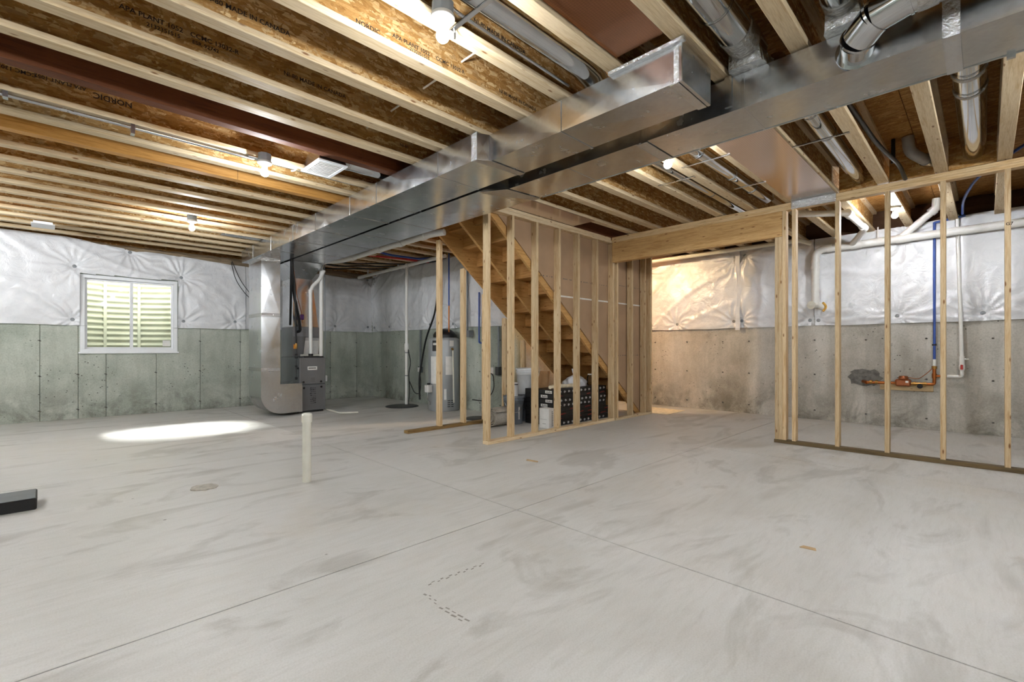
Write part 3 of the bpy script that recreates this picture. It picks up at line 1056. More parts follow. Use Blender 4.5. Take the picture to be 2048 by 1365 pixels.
d2 = thing('supply_trunk_duct', 'rectangular galvanized trunk duct crossing to the upper right corner', 'duct', (3.08, 3.5, DZ0))
E1 = [-1.6, -.62, .11, 1.0, 1.67, 2.30, 2.96]
duct_run(d2, [(y, 2.888, 3.27) for y in E1], DZ0, DZ1)
duct_run(d2, [(2.96, 2.888, 3.27), (3.15, 2.748, 3.262)], DZ0, DZ1)
E2 = [3.15, 4.61, 5.40, 6.12, 7.0, 7.72, 8.55]
duct_run(d2, [(y, 2.748, 3.262) for y in E2], DZ0, DZ1)
for y in E1[1:-1]: cleat(d2, y, 2.888, 3.27, DZ0, DZ1, .018, .003)
for y in E2[1:-1]: cleat(d2, y, 2.748, 3.262, DZ0, DZ1, .018, .003)
m = MB(); m.box(2.88, 3.276, .08, .14, DZ0 - .0085, DZ0 - .004); m.box(2.879, 2.886, .08, .14, DZ0 - .008, DZ1)
m.build('foil_tape', 'foil_tape', d2)
MB().box(2.878, 2.884, 1.06, 1.10, DZ0 + .03, DZ1 + .01).build('hanger_strap', 'steel_strap', d2)
m = MB(); m.box(2.89, 3.27, 1.62, 1.70, DZ0 - .0075, DZ0 - .0042); m.build('foil_tape', 'foil_tape', d2)
m = MB(); m.prism([(2.748, 3.19), (2.88, 2.965), (3.27, 2.93), (3.27, 3.0), (3.0, 3.13), (2.80, 3.20)], 'z', DZ0 - .0065, DZ0 - .0035); m.build('foil_tape', 'foil_tape', d2)
m = MB(); m.box(3.27, 3.279, -1.6, 2.9, DZ0 - .004, DZ0 + .006); m.build('edge_flange', 'steel_strap', d2)
MB().box(3.268, 3.29, -.10, -.07, DZ0 - .018, DZ0 + .01).build('hanger_clip', 'steel_strap', d2)

# vertical return drop with its curved boot into the furnace
rd = thing('return_drop_duct', 'shiny vertical return duct with a rounded boot beside the furnace', 'duct', (2.45, 8.05, 0))
RX0, RX1, RY0, RY1 = 2.31, 2.585, 7.76, 8.36
crossbroken(MB(), [(RX0, RY0, .74), (RX1, RY0, .74), (RX1, RY1, .74), (RX0, RY1, .74), (RX0, RY0, 1.58), (RX1, RY0, 1.58), (RX1, RY1, 1.58), (RX0, RY1, 1.58)]).build('duct_section', 'galvanized', rd)
crossbroken(MB(), [(RX0, RY0, 1.58), (RX1, RY0, 1.58), (RX1, RY1, 1.58), (RX0, RY1, 1.58), (RX0, RY0, 2.468), (RX1, RY0, 2.468), (RX1, RY1, 2.468), (RX0, RY1, 2.468)]).build('duct_section', 'galvanized', rd)
out = [(RX0, .74)]
for k in range(13):
    a = PI + (PI / 2) * k / 12
    out.append((RX0 + .30 + .30 * math.cos(a), .345 + .30 * math.sin(a)))
out += [(2.925, .045), (2.925, .47), (RX1, .50), (RX1, .74)]
MB().prism(out, 'y', RY0, RY1).build('curved_boot', 'galvanized', rd)
for z in (.74, 1.58, 2.44):
    m = MB(); h = .028 if z < 2 else .03
    m.box(RX0 - .004, RX1 + .004, RY0 - .004, RY1 + .002, z - h, z + h); m.build('foil_tape', 'foil_tape', rd, .002)
MB().box(RX1, 2.92, RY0 - .003, RY1, .47, .505).build('top_flange', 'steel_strap', rd)

# ------------------------------------------------------------------ furnace
fu = thing('furnace', 'grey upright gas furnace with a cooling coil cabinet on top', 'furnace', (3.15, 8.3, 0))
FX0, FX1, FY0, FY1 = 2.93, 3.37, 7.92, 8.76
MB().box(FX0, FX1, FY0 + .03, FY1, .03, .915).build('cabinet', 'coil_grey', fu, .004)
MB().box(FX0 + .02, FX1 - .02, FY0 + .05, FY1 - .03, 0, .03).build('base_rail', 'dark_lid', fu)
fup = MB().box(FX0 + .003, FX1 - .003, FY0, FY0 + .03, .472, .912).build('upper_panel', 'furnace_grey', fu, .006)
flo = MB().box(FX0 + .003, FX1 - .003, FY0, FY0 + .03, .032, .462).build('lower_panel', 'furnace_grey', fu, .006)
MB().box(FX0 + .003, FX0 + .02, FY0 - .003, FY0 + .001, .04, .905).build('panel_edge', 'coil_grey', fu)
bd = MB().box(3.066, 3.225, FY0 - .004, FY0 + .001, .706, .765).build('badge', 'label_white', fup, .001)
m = MB(); x = 3.082
for w in (.012, .014, .01, .016, .012, .01, .013, .01):
    m.box(x, x + w, FY0 - .0055, FY0 - .0035, .728, .745); x += w + .0035
m.build('badge_print', 'ink', fup)
for (x, z) in ((3.0, .508), (3.29, .508), (3.006, .41), (3.295, .418)):
    MB().disc((x, FY0 - .003, z), .018, 'y', 14, .012).build('knockout_cap', 'black_plastic', fup if z > .47 else flo)
m = MB(); rr = random.Random(2)
for r in range(9):
    z = .15 + r * .031
    x = 3.105 + rr.uniform(0, .01)
    while x < 3.2:
        w = rr.uniform(.012, .04); m.box(x, min(x + w, 3.205), FY0 - .0015, FY0 + .0005, z, z + rr.choice((.004, .008, .013))); x += w + .006
m.build('warning_print', 'black_rubber', flo)
m = MB()
for r in range(5):
    m.box(3.125, 3.18 + rr.uniform(0, .012), FY0 - .0015, FY0 + .0005, .51 + r * .015, .515 + r * .015)
m.build('warning_print', 'ink_grey', fup)
cc = MB().box(FX0 + .005, FX1 + .03, 8.23, FY1, .917, 1.435).build('coil_cabinet', 'coil_grey', fu, .005)
MB().box(FX0 + .02, FX1 + .01, 8.222, 8.235, .93, 1.27).build('coil_panel', 'furnace_grey', cc, .003)
MB().prism([(3.11, .96), (3.36, .96), (3.385, 1.20), (3.14, 1.20)], 'y', 8.212, 8.221).build('manual_envelope', 'label_white', fu, label='clear pouch with paper manual')
MB().prism([(3.14, 1.20), (3.385, 1.20), (3.392, 1.25), (3.145, 1.25)], 'y', 8.211, 8.221).build('envelope_print', 'carton_silver', fu)
MB().box(FX0 + .1, FX1 - .03, FY0 + .02, FY0 + .05, .915, .935).build('vent_grommet', 'black_rubber', fu)
MB().tube([(2.99, 8.02, .95), (3.32, 8.02, .95)], .017, 10).build('drain_tube', 'pvc', fu)
MB().box(FX1, FX1 + .05, FY0 + .05, FY0 + .10, .50, .60).build('switch_box', 'label_white', fu, .004)
# supply plenum flaring into the trunk
pn = thing('supply_plenum', 'galvanized plenum rising from the furnace coil and flaring into the trunk', 'duct', (3.15, 8.5, 1.44))
MB().hexa([(2.95, 8.25, 1.437), (3.38, 8.25, 1.437), (3.38, 8.74, 1.437), (2.95, 8.74, 1.437)],
          [(2.95, 8.25, 2.26), (3.27, 8.25, 2.26), (3.27, 8.74, 2.26), (2.95, 8.74, 2.26)]).build('plenum_box', 'galvanized', pn)
MB().hexa([(2.95, 8.245, 2.262), (3.27, 8.245, 2.262), (3.27, 8.74, 2.262), (2.95, 8.74, 2.262)],
          [(2.75, 7.74, 2.4635), (3.262, 7.74, 2.4635), (3.262, 8.74, 2.4635), (2.75, 8.74, 2.4635)]).build('flare', 'galvanized', pn)

# furnace pipes
t = thing('vent_pipe', 'white plastic vent pipe with an elbow rising from the furnace top', 'pipe', (3.15, 8.0, .935))
MB().tube(arc_path([(3.15, 8.0, .936), (3.145, 8.0, 2.08), (3.30, 7.98, 2.25), (3.36, 7.97, 2.40)], .09), .030, 14).build('pipe', 'pvc_white', t)
MB().lathe([(.034, 0), (.034, .055)], (3.145, 8.0, 2.0), 14).build('coupling', 'pvc_white', t)
MB().lathe([(.037, 0), (.037, .04)], (3.15, 8.0, .937), 14).build('rubber_coupling', 'black_rubber', t)
t = thing('vent_pipe', 'straight white plastic vent pipe on the right of the furnace top', 'pipe', (3.325, 8.0, .93))
MB().tube([(3.325, 8.0, .918), (3.33, 8.0, 2.52)], .032, 14).build('pipe', 'pvc_white', t)
t = thing('vent_pipe', 'long white vent pipe hung under the joists along the supply trunk', 'pipe', (3.48, 6.5, 2.5))
pp = [(3.40, 8.35, 2.55), (3.475, 8.0, 2.55), (3.475, 4.95, 2.555), (3.60, 4.75, 2.57), (3.9, 4.72, 2.60)]
MB().tube(arc_path([(3.33, 8.0, 2.525), (3.36, 7.9, 2.545), (3.51, 7.6, 2.54), (3.515, 5.05, 2.54), (3.60, 4.86, 2.55)], .12), .043, 14).build('pipe', 'pvc_white', t)
for y in (7.2, 6.35, 5.75, 5.2):
    MB().tube([(3.515, y - .05, 2.54), (3.515, y + .05, 2.54)], .052, 14).build('coupling', 'pvc_white', t)
for y in (6.75, 5.5):
    MB().box(3.51, 3.52, y - .012, y + .012, 2.54, 2.69).build('hanger', 'pvc_white', t)
t = thing('gas_line', 'black gas pipe drop with an orange valve at the furnace side', 'pipe', (2.87, 7.88, .6))
MB().tube(arc_path([(2.73, 7.7, 2.66), (2.76, 7.74, 2.36), (2.85, 7.88, 2.1), (2.87, 7.88, 1.13)], .2), .013, 10).build('pipe', 'black_rubber', t)
MB().tube([(2.87, 7.88, 1.2), (2.87, 7.88, .58)], .010, 10).build('steel_nipple', 'dark_lid', t)
MB().lathe([(.016, 0), (.02, .02), (.02, .07), (.015, .09)], (2.87, 7.88, 1.06), 10).build('brass_valve', 'brass', t)
MB().box(2.83, 2.858, 7.875, 7.89, 1.06, 1.13).build('valve_handle', 'valve_orange', t)
for z in (.95, .90, .76):
    MB().lathe([(.019, 0), (.019, .03)], (2.87, 7.88, z), 10).build('fitting', 'black_plastic', t)
MB().tube([(2.87, 7.88, .74), (2.932, 7.96, .74)], .014, 10).build('branch', 'black_plastic', t)
MB().lathe([(.018, 0), (.018, .04)], (2.87, 7.88, .56), 10).build('drip_cap', 'black_plastic', t)
t = thing('refrigerant_lines', 'black insulated refrigerant lines bending down to the coil cabinet', 'pipe', (3.0, 8.1, 1.3))
MB().tube(arc_path([(2.745, 7.72, 2.68), (2.76, 7.75, 2.44), (2.86, 7.98, 2.0), (3.02, 8.16, 1.55), (3.05, 8.18, 1.36), (2.99, 8.235, 1.34)], .12), .022, 10).build('insulated_line', 'black_rubber', t)
MB().tube(arc_path([(2.735, 7.72, 2.68), (2.755, 7.77, 2.44), (2.83, 8.0, 1.9), (2.89, 8.2, 1.46)], .12), .019, 10).build('insulated_line', 'black_rubber', t)
MB().tube(arc_path([(2.76, 7.73, 2.60), (2.78, 7.78, 2.44), (2.93, 8.02, 1.95), (3.055, 8.14, 1.66), (3.07, 8.17, 1.50)], .12), .006, 8).build('copper_line', 'copper', t)
MB().box(3.03, 3.09, 8.12, 8.17, 1.55, 1.64).build('filter_drier', 'valve_purple', t, .01)
t = MB().tube(arc_path([(3.372, 7.99, .905), (3.385, 7.97, 1.1), (3.375, 7.98, 2.5), (3.375, 7.98, 2.68)], .05), .007, 8).build('cable', 'conduit_grey')
tag(t, 'thin grey cable rising along the right edge of the furnace', 'cable')
t = MB().tube(arc_path([(3.375, 7.87, .03), (3.37, 7.40, .018), (3.42, 7.33, .018), (3.62, 7.24, .018)], .03), .015, 10).build('drain_pipe', 'pvc')
tag(t, 'white condensate drain pipe lying on the floor by the furnace', 'pipe')

# ------------------------------------------------------------------ round branch ducts in the joist bays
def round_duct(label, pts, r, bands=(), tape=None, n=20, seams=True, hang=()):
    t = thing('round_duct', label, 'duct', pts[0], 'round branch ducts in the joist bays')
    MB().tube(pts, r, n).build('pipe', 'galvanized_pipe', t)
    for x in bands:
        y, z = pts[0][1], pts[0][2]
        m = MB()
        for dx in (-.008, .004):
            m.tube([(x + dx, y, z), (x + dx + .006, y, z)], r + .004, n)
        m.build('crimp_band', 'galvanized_pipe', t)
    for (a, b) in (tape or ()):
        m = MB(); k = 8
        pr = [Vector((a + (b - a) * i / k, pts[0][1], pts[0][2])) for i in range(k + 1)]
        m.tube(pr, [r + .004 + .003 * random.random() for _ in pr], n)
        m.build('foil_tape', 'foil_tape', t)
    return t
def strap(label, x, y0, y1, z=ZJ - .004):
    o = MB().box(x - .014, x + .014, y0, y1, z - .002, z + .001)
    o.box(x - .014, x - .011, y0, y1, z - .008, z + .001)
    o = o.build('hanger_bar', 'steel_strap')
    tag(o, label, 'hanger', 'duct hanger bars')
round_duct('round galvanized duct in the joist bay beside the big ceiling bulb', [(-1.5, 1.735, 2.80), (2.30, 1.735, 2.80), (2.42, 1.735, 2.775), (2.48, 1.735, 2.74), (2.50, 1.735, 2.675)], .078, (.6, 1.35))
round_duct('wide round galvanized duct entering the supply trunk through crumpled foil tape', [(.2, .965, 2.80), (2.93, .965, 2.80)], .088, (1.4, 2.4), [(2.66, 2.80)])
round_duct('round galvanized duct behind the adjustable elbow', [(1.2, .505, 2.80), (2.95, .505, 2.80)], .075, (2.2, 2.8), [(2.74, 2.84)])
round_duct('widest round duct, running straight away beside the right frame edge', [(3.10, .075, 2.83), (5.99, .075, 2.83)], .082, (4.05, 4.35), [(4.10, 4.13), (4.40, 4.43)])
round_duct('round duct between the blue pipe and the foil panned bay', [(3.15, .905, 2.80), (5.99, .905, 2.80)], .066, (3.95, 4.45))
round_duct('thin round duct in the bay left of the foil panned bay', [(3.12, 1.755, 2.77), (5.80, 1.755, 2.77), (5.87, 1.755, 2.79), (5.90, 1.755, 2.85)], .058, (4.0, 4.75, 5.3))
round_duct('thin round duct behind the bulb above the header', [(3.12, 2.13, 2.785), (6.3, 2.13, 2.785)], .048, (4.5, 5.2))
round_duct('short round duct disappearing above the trunk beside the dark laminated beam', [(1.86, 4.10, 2.765), (2.35, 4.10, 2.765), (2.44, 4.10, 2.74), (2.47, 4.10, 2.675)], .07, (1.95,), [(1.88, 1.94)])
round_duct('long thin round duct above the second ceiling bulb', [(-2.5, 4.535, 2.785), (2.36, 4.535, 2.785), (2.45, 4.535, 2.76), (2.48, 4.535, 2.675)], .060, (.1, 1.2))
for (y, r) in ((.965, .088), (.505, .075)):
    m = MB(); k = 10
    for i in range(k):
        x0, x1 = 2.81 + i * .03, 2.81 + (i + 1) * .03
        j = lambda: random.uniform(-.006, .006)
        h0 = 2.775
        m.hexa([(x0, y - r - .004 + j(), DZ1 + .001), (x1, y - r - .004 + j(), DZ1 + .001), (x1, y + r + .004 + j(), DZ1 + .001), (x0, y + r + .004 + j(), DZ1 + .001)],
               [(x0, y - r * .9 + j(), h0 + j()), (x1, y - r * .9 + j(), h0 + j()), (x1, y + r * .9 + j(), h0 + j()), (x0, y + r * .9 + j(), h0 + j())])
    m.build('takeoff_boot', 'foil_tape', d2, label='crumpled foil taped take-off collar')
strap('hanger bar under the duct beside the blue pipe', 4.275, .72, 1.10)
strap('hanger bar far along the bay left of the foil pan', 4.965, 1.50, 1.80)
strap('hanger bar near the trunk in the bay left of the foil pan', 4.05, 1.50, 1.92)
strap('hanger bar behind the bulb above the header', 4.335, 1.93, 2.30)
strap('hanger bar just right of the biggest ceiling bulb', 1.45, 1.42, 1.90, ZJ - .02)
o = MB()
o.tube(arc_path([(1.45, 1.88, 2.67), (1.46, 1.885, 2.655), (1.46, 1.885, 2.625)], .005), .006, 8)
tag(o.build('hanger_screw', 'steel_strap'), 'bent steel hanger tip just right of the biggest ceiling bulb', 'hanger')

# adjustable elbow dropping into the near side of the supply trunk
el = thing('elbow_duct', 'segmented shiny adjustable elbow duct joining the supply trunk side', 'duct', (2.8, .4, 2.5))
P = [Vector(p) for p in ((2.893, .455, 2.555), (2.80, .435, 2.565), (2.73, .36, 2.60), (2.70, .235, 2.615), (2.71, .02, 2.63), (2.72, -.35, 2.64))]
R = .074
for i in range(len(P) - 1):
    MB().tube([P[i], P[i + 1]], R, 22).build('gore', 'galvanized_pipe', el)
    if i:
        d = ((P[i + 1] - P[i]).normalized() + (P[i] - P[i - 1]).normalized()).normalized()
        MB().tube([P[i] - d * .006, P[i] + d * .006], R + .006, 22).build('gore_seam', 'galvanized_pipe', el)
d = (P[4] - P[3]).normalized()
MB().tube([P[3] + d * .02, P[3] + d * .05, P[3] + d * .09], [R + .004, R + .006, R + .004], 22).build('foil_tape', 'foil_tape', el)
MB().tube([Vector((2.885, .455, 2.556)), Vector((2.889, .456, 2.556))], R + .018, 22).build('collar', 'galvanized_pipe', el)

# panned joist bays
def pan(label, x0, x1, y0, y1, z, mat='foil_pan', drop=None):
    t = thing('panned_bay', label, 'duct', ((x0 + x1) / 2, (y0 + y1) / 2, z), 'foil panned joist bays')
    MB().box(x0, x1, y0, y1, z - .003, z).build('pan_sheet', mat, t)
    if drop:
        MB().box(x1 - .003, x1 + .001, y0, y1, z - drop, z - .0035).build('pan_lip', 'foil_tape', t)
        MB().box(x1 - .10, x1 - .001, y0 + .01, y1 - .01, z - .0045, z - .0032).build('foil_tape', 'foil_tape', t)
    return t
pan('pinkish reflective foil pan between the joists, running to the stud wall', 3.285, XF - .004, 1.10, 1.515, ZJ - .002, drop=.085)
pan('foil pan tinted with a reddish wood reflection above the closed end of the return trunk', 1.55, 2.30, 1.175, 1.483, ZJ + .03, 'foil_pan_reflection')
pan('foil pan above the stair wall top plate', 3.285, 4.95, 3.50, 3.848, ZJ - .002)
pan('foil pan over the far end of the return trunk', 1.75, 2.9, 7.54, 7.70, ZJ - .002, 'foil_tape')
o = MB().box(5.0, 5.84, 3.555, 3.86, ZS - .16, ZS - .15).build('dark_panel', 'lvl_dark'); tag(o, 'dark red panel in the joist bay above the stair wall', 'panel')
o = MB().box(1.97, 2.30, 3.852, 3.858, ZJ + .02, ZJ + .25).build('dark_panel', 'lvl_dark'); tag(o, 'dark red panel fixed to the laminated beam by the trunk', 'panel')

# ceiling register box
rg = thing('ceiling_register', 'white ceiling register box hung between the joists near the trunk', 'register', (1.75, 4.12, 2.66))
MB().hexa([(1.63, 3.96, 2.67), (1.87, 3.96, 2.67), (1.87, 4.32, 2.67), (1.63, 4.32, 2.67)], [(1.66, 3.99, 2.80), (1.84, 3.99, 2.80), (1.84, 4.29, 2.80), (1.66, 4.29, 2.80)]).build('register_boot', 'galvanized', rg)
frame = MB()
frame.box(1.62, 1.88, 3.95, 3.98, 2.655, 2.669); frame.box(1.62, 1.88, 4.30, 4.33, 2.655, 2.669); frame.box(1.62, 1.65, 3.98, 4.30, 2.655, 2.669); frame.box(1.85, 1.88, 3.98, 4.30, 2.655, 2.669)
frame.build('register_frame', 'vinyl_white', rg, .002)
MB().box(1.651, 1.849, 3.981, 4.299, 2.663, 2.668).build('grille_backing', 'washer_grey', rg)
for k in range(10):
    y = 3.99 + k * .033
    MB().box(1.652, 1.848, y, y + .02, 2.657, 2.6625).build('slat', 'label_white', rg)
o = MB().box(-.13, .05, 8.45, 8.73, 2.655, 2.685); o.box(-.15, .07, 8.43, 8.75, 2.648, 2.656)
tag(o.build('ceiling_register', 'vinyl_white', None, .003), 'small white ceiling register near the window wall at left', 'register')

# ------------------------------------------------------------------ lamps
def lamp(label, x, y, zb, col=None, ztop=ZJ + .012):
    t = thing('bulb_fixture', label, 'light', (x, y, ZJ), 'bare bulb ceiling fixtures')
    zt = zb + .082
    MB().lathe([(.052, 0), (.052, max(.012, ztop - zt - .013))], (x, y, zt + .012), 8).build('junction_box', 'box_grey', t, .002)
    MB().lathe([(.03, -.022), (.056, -.008), (.058, .004), (.054, .012)], (x, y, zt), 24).build('lampholder', 'porcelain', t)
    MB().lathe([(.022, 0), (.024, .03)], (x, y, zt - .05), 16).build('socket', 'porcelain', t)
    prof = [(.0005, -.034)] + [(.031 * math.sin(PI * k / 10), -.034 + .031 * (1 - math.cos(PI * k / 10))) for k in range(1, 8)] + [(.0155, .038), (.0135, .046)]
    b = MB().lathe(prof, (x, y, zb), 16).build('bulb', 'bulb_glow', t, label='glowing bare bulb')
    if col: 
        b.data.materials.clear(); b.data.materials.append(MATS[col])
    return t
lamp('biggest bare bulb fixture, at the top of the picture', 1.33, 1.81, 2.545)
lamp('bare bulb fixture left of the white ceiling register', 1.30, 4.275, 2.545)
lamp('bare bulb fixture nearest the window wall', 1.262, 6.868, 2.545)
lamp('bare bulb fixture just behind the supply trunk', 3.545, 1.80, 2.545)
lamp('bare bulb fixture behind the right stud wall', 6.90, .735, 2.59)
# hidden warm stair lamp, then brighter bulbs added out of frame as fill light
def warm():
    t = NT('bulb_glow_warm')
    t.b.inputs['Emission Color'].default_value = (1.0, 0.72, 0.42, 1)
    t.b.inputs['Emission Strength'].default_value = BULB * 3.6
    MATS['bulb_glow_warm'] = t.m
warm()
lamp('warm bare bulb fixture above the lower stair treads', 6.35, 4.72, 2.72, 'bulb_glow_warm', ZS)
bright = NT('bulb_glow_fill')  # stronger glow for the unseen bulbs added to brighten the room
bright.b.inputs['Emission Color'].default_value = (0.93, 0.962, 1.0, 1)
bright.b.inputs['Emission Strength'].default_value = BULB * 2.2
MATS['bulb_glow_fill'] = bright.m
lamp('added fill bulb fixture behind the camera on the right', 1.33, -1.08, 2.545, 'bulb_glow_fill')
lamp('added fill bulb fixture behind the camera on the left', -1.6, 2.12, 2.545, 'bulb_glow_fill')
lamp('added fill bulb fixture right behind the camera', -1.6, -.68, 2.545, 'bulb_glow_fill')
lamp('added fill bulb fixture beyond the left edge', -1.6, 5.80, 2.545, 'bulb_glow_fill')
lamp('added fill bulb fixture beyond the left edge near the window wall', -1.3, 7.68, 2.545, 'bulb_glow_fill')
lamp('added fill bulb fixture beyond the right edge', 4.0, -1.08, 2.545, 'bulb_glow_fill')

# conduits and cables on the joists
def tube_thing(name, label, cat, pts, r, mat, n=10, group=None, rad=.06):
    o = MB().tube(arc_path(pts, rad) if rad and len(pts) > 2 else pts, r, n).build(name, mat)
    return tag(o, label, cat, group)
ct = thing('metal_conduit', 'bright metal conduit running to the second bulb', 'conduit', (0, 4.37, 2.665))
MB().tube([(-3.4, 4.37, 2.668), (1.24, 4.36, 2.668)], .0125, 12).build('tube', 'steel_strap', ct)
for x in (-.19, .44):
    MB().box(x - .012, x + .012, 4.345, 4.40, 2.62 if x > 0 else 2.65, 2.69).build('clamp', 'steel_strap', ct)
MB().tube([(1.20, 4.345, 2.675), (1.26, 4.30, 2.66)], .016, 10).build('connector', 'steel_strap', ct)
tube_thing('metal_conduit', 'thin metal conduit leaving the biggest bulb along a joist', 'conduit', [(1.37, 1.80, 2.70), (1.43, 1.835, 2.72), (2.36, 1.87, 2.735)], .009, 'steel_strap')
wc = thing('white_cable', 'white cable threaded through the joist webs beside the trunk', 'cable', (1.84, 4, 2.85))
MB().tube([(1.835, 2.0, 2.85), (1.838, 3.5, 2.85), (1.85, 5.0, 2.85), (1.86, 5.7, 2.85), (1.89, 6.6, 2.85), (1.90, 9.2, 2.85)], .0065, 8).build('cable', 'cable_white', wc)
tube_thing('white_cable', 'white cable end hanging beside the white ceiling register', 'cable', [(1.63, 4.40, 2.72), (1.58, 4.37, 2.66), (1.55, 4.38, 2.655)], .006, 'cable_white')
tube_thing('red_pipe', 'red plastic pipe in a joist bay near the window wall', 'pipe', [(-3, 8.02 + .04, 2.71), (.05, 8.06, 2.72), (.8, 8.1, 2.84)], .012, 'pex_red')
for (pts, lab) in (([(2.36, YL - .09, 2.62), (2.42, YL - .11, 2.3), (2.62, YL - .10, 2.02), (2.82, YL - .09, 1.92)], 'black cable drooping to the return duct, outer one'),
                   ([(2.37, YL - .09, 2.64), (2.50, YL - .12, 2.3), (2.66, YL - .11, 2.08), (2.86, YL - .09, 1.88)], 'black cable drooping to the return duct, inner one')):
    tube_thing('black_cable', lab, 'cable', pts, .006, 'black_rubber', 8, rad=.25)
for k, (y, zz) in enumerate(((7.9, 2.60), (8.4, 2.62), (8.9, 2.63))):
    tube_thing('black_cable', 'black cable sagging under the joists behind the furnace, %s' % ('nearest', 'middle', 'farthest')[k], 'cable',
               [(3.36, y + .2, zz + .04), (3.8, y + .1, zz - .03), (4.3, y, zz + .03), (4.9, y - .3, zz + .05), (5.1, y - .9, zz + .07)], .012, 'black_rubber', 8, rad=.3)
tube_thing('red_pipe', 'red plastic pipe under the joists left of the partition frame', 'pipe', [(4.0, 7.62, 2.70), (4.5, 7.3, 2.66), (5.0, 7.25, 2.66), (5.08, 7.25, 2.72)], .018, 'pex_red')
tube_thing('blue_pipe', 'blue plastic pipe under the joists by the long vent pipe', 'pipe', [(3.6, 7.15, 2.70), (4.2, 7.15, 2.66), (4.7, 7.1, 2.66), (5.0, 6.9, 2.70)], .018, 'pex_blue')

# ------------------------------------------------------------------ pipes along the wall behind the heater
t = thing('wall_drain_pipe', 'white drain pipe slung along the top of the wall behind the heater', 'pipe', (5.06, 8.2, 2.7))
MB().tube([(4.79, 9.55, 2.60), (4.79, 6.45, 2.635)], .034, 14).build('pipe', 'pvc_white', t)
for y in (9.15, 7.95):
    MB().box(4.78, 4.80, y - .012, y + .012, 2.60, 2.72).build('hanger', 'pvc_white', t)
MB().tube([(4.79, 7.75, 2.62), (4.79, 7.57, 2.622)], .043, 14).build('coupling', 'pvc_white', t)
t = thing('sump_pipe', 'white discharge pipe rising from the sump pit', 'pipe', (4.787, 7.65, 0))
MB().tube(arc_path([(4.787, 7.65, .0), (4.79, 7.65, 2.3), (4.79, 7.65, 2.60)], .06), .028, 14).build('pipe', 'pvc_white', t)
MB().lathe([(.036, 0), (.045, .03), (.045, .11), (.036, .14)], (4.795, 7.655, 1.02), 14).build('check_valve', 'pvc_white', t)
for z in (.55, .98): MB().lathe([(.032, 0), (.032, .015)], (4.79, 7.653, z), 14).build('clamp', 'conduit_grey', t)
MB().tube(arc_path([(4.80, 7.62, 1.07), (4.85, 7.60, .8), (4.80, 7.60, .6), (4.83, 7.60, .3), (4.80, 7.61, .01)], .2), .008, 8).build('cord', 'black_rubber', t)
tube_thing('power_cord', 'black cord looping from the sump pipe to the outlet', 'cord', [(4.83, 7.62, .45), (4.9, 7.55, .22), (5.05, 7.6, .2), (5.11, 7.65, .42), (5.10, 7.72, .72)], .008, 'black_rubber', 8, rad=.12)
o = thing('sump_pit', 'round dark sump pit lid around the white discharge pipe', 'sump', (4.63, 7.55, 0))
MB().lathe([(.29, 0), (.29, .012), (.25, .02), (.0, .02)], (4.63, 7.55, 0), 32).build('lid', 'dark_lid', o)
MB().lathe([(.30, 0), (.30, .006)], (4.63, 7.55, 0), 32).build('rim', 'black_plastic', o)
o = thing('sump_pit', 'round dark floor pit lid half hidden behind the partition plate', 'sump', (4.62, 5.47, 0))
MB().lathe([(.19, 0), (.19, .012), (.16, .02), (.0, .02)], (4.63, 5.42, 0), 32).build('lid', 'dark_lid', o)
MB().lathe([(.20, 0), (.20, .006)], (4.63, 5.42, 0), 32).build('rim', 'black_plastic', o)
t = thing('electrical_conduit', 'grey conduit with an outlet box left of the water heater', 'conduit', (5.14, 7.71, .6))
MB().tube([(5.135, 7.71, 1.42), (5.135, 7.71, .70)], .016, 12).build('tube', 'conduit_grey', t)
MB().box(5.10, 5.165, 7.675, 7.745, .60, .71).build('outlet_box', 'conduit_grey', t, .004)
MB().box(5.09, 5.10, 7.68, 7.74, .61, .70).build('outlet_plate', 'label_white', t, .002)
t = thing('electrical_conduit', 'grey conduit with a switch box right of the water heater', 'conduit', (5.14, 6.21, 1.3))
MB().tube([(5.08, 6.21, 2.66), (5.08, 6.21, 1.36)], .016, 12).build('tube', 'conduit_grey', t)
MB().box(5.06, 5.165, 6.15, 6.25, 1.26, 1.37).build('switch_box', 'box_grey', t, .004)
t = thing('electrical_conduit', 'grey conduit with an outlet box beside the partition studs', 'conduit', (5.14, 5.5, .66))
MB().tube([(5.135, 5.49, 1.42), (5.135, 5.49, .76)], .016, 12).build('tube', 'conduit_grey', t)
MB().box(5.09, 5.165, 5.45, 5.53, .64, .77).build('outlet_box', 'dark_lid', t, .004)
MB().box(5.08, 5.09, 5.56, 5.62, .66, .76).build('outlet_plate', 'label_white', t, .002)
tube_thing('power_cord', 'black cord hanging from the outlet beside the partition studs', 'cord', [(5.08, 5.70, .66), (5.07, 5.55, .66), (5.05, 5.50, .40), (4.95, 5.60, .22), (4.80, 5.75, .25)], .008, 'black_rubber', 8, rad=.15)
tube_thing('blue_pipe', 'blue plastic pipe dropping to the water heater', 'pipe', [(4.90, 6.49, 2.70), (4.90, 6.49, 1.80)], .013, 'pex_blue')
tube_thing('blue_pipe', 'bent blue plastic pipe on the wall right of the water heater', 'pipe', [(5.10, 5.93, 2.0), (5.10, 5.93, 1.16), (5.10, 5.82, 1.15), (5.10, 5.82, 1.75)], .013, 'pex_blue', rad=.03)
tube_thing('red_pipe', 'red plastic pipe dropping behind the partition stud to the heater', 'pipe', [(4.78, 6.53, 2.72), (4.78, 6.53, 1.80)], .014, 'pex_red')
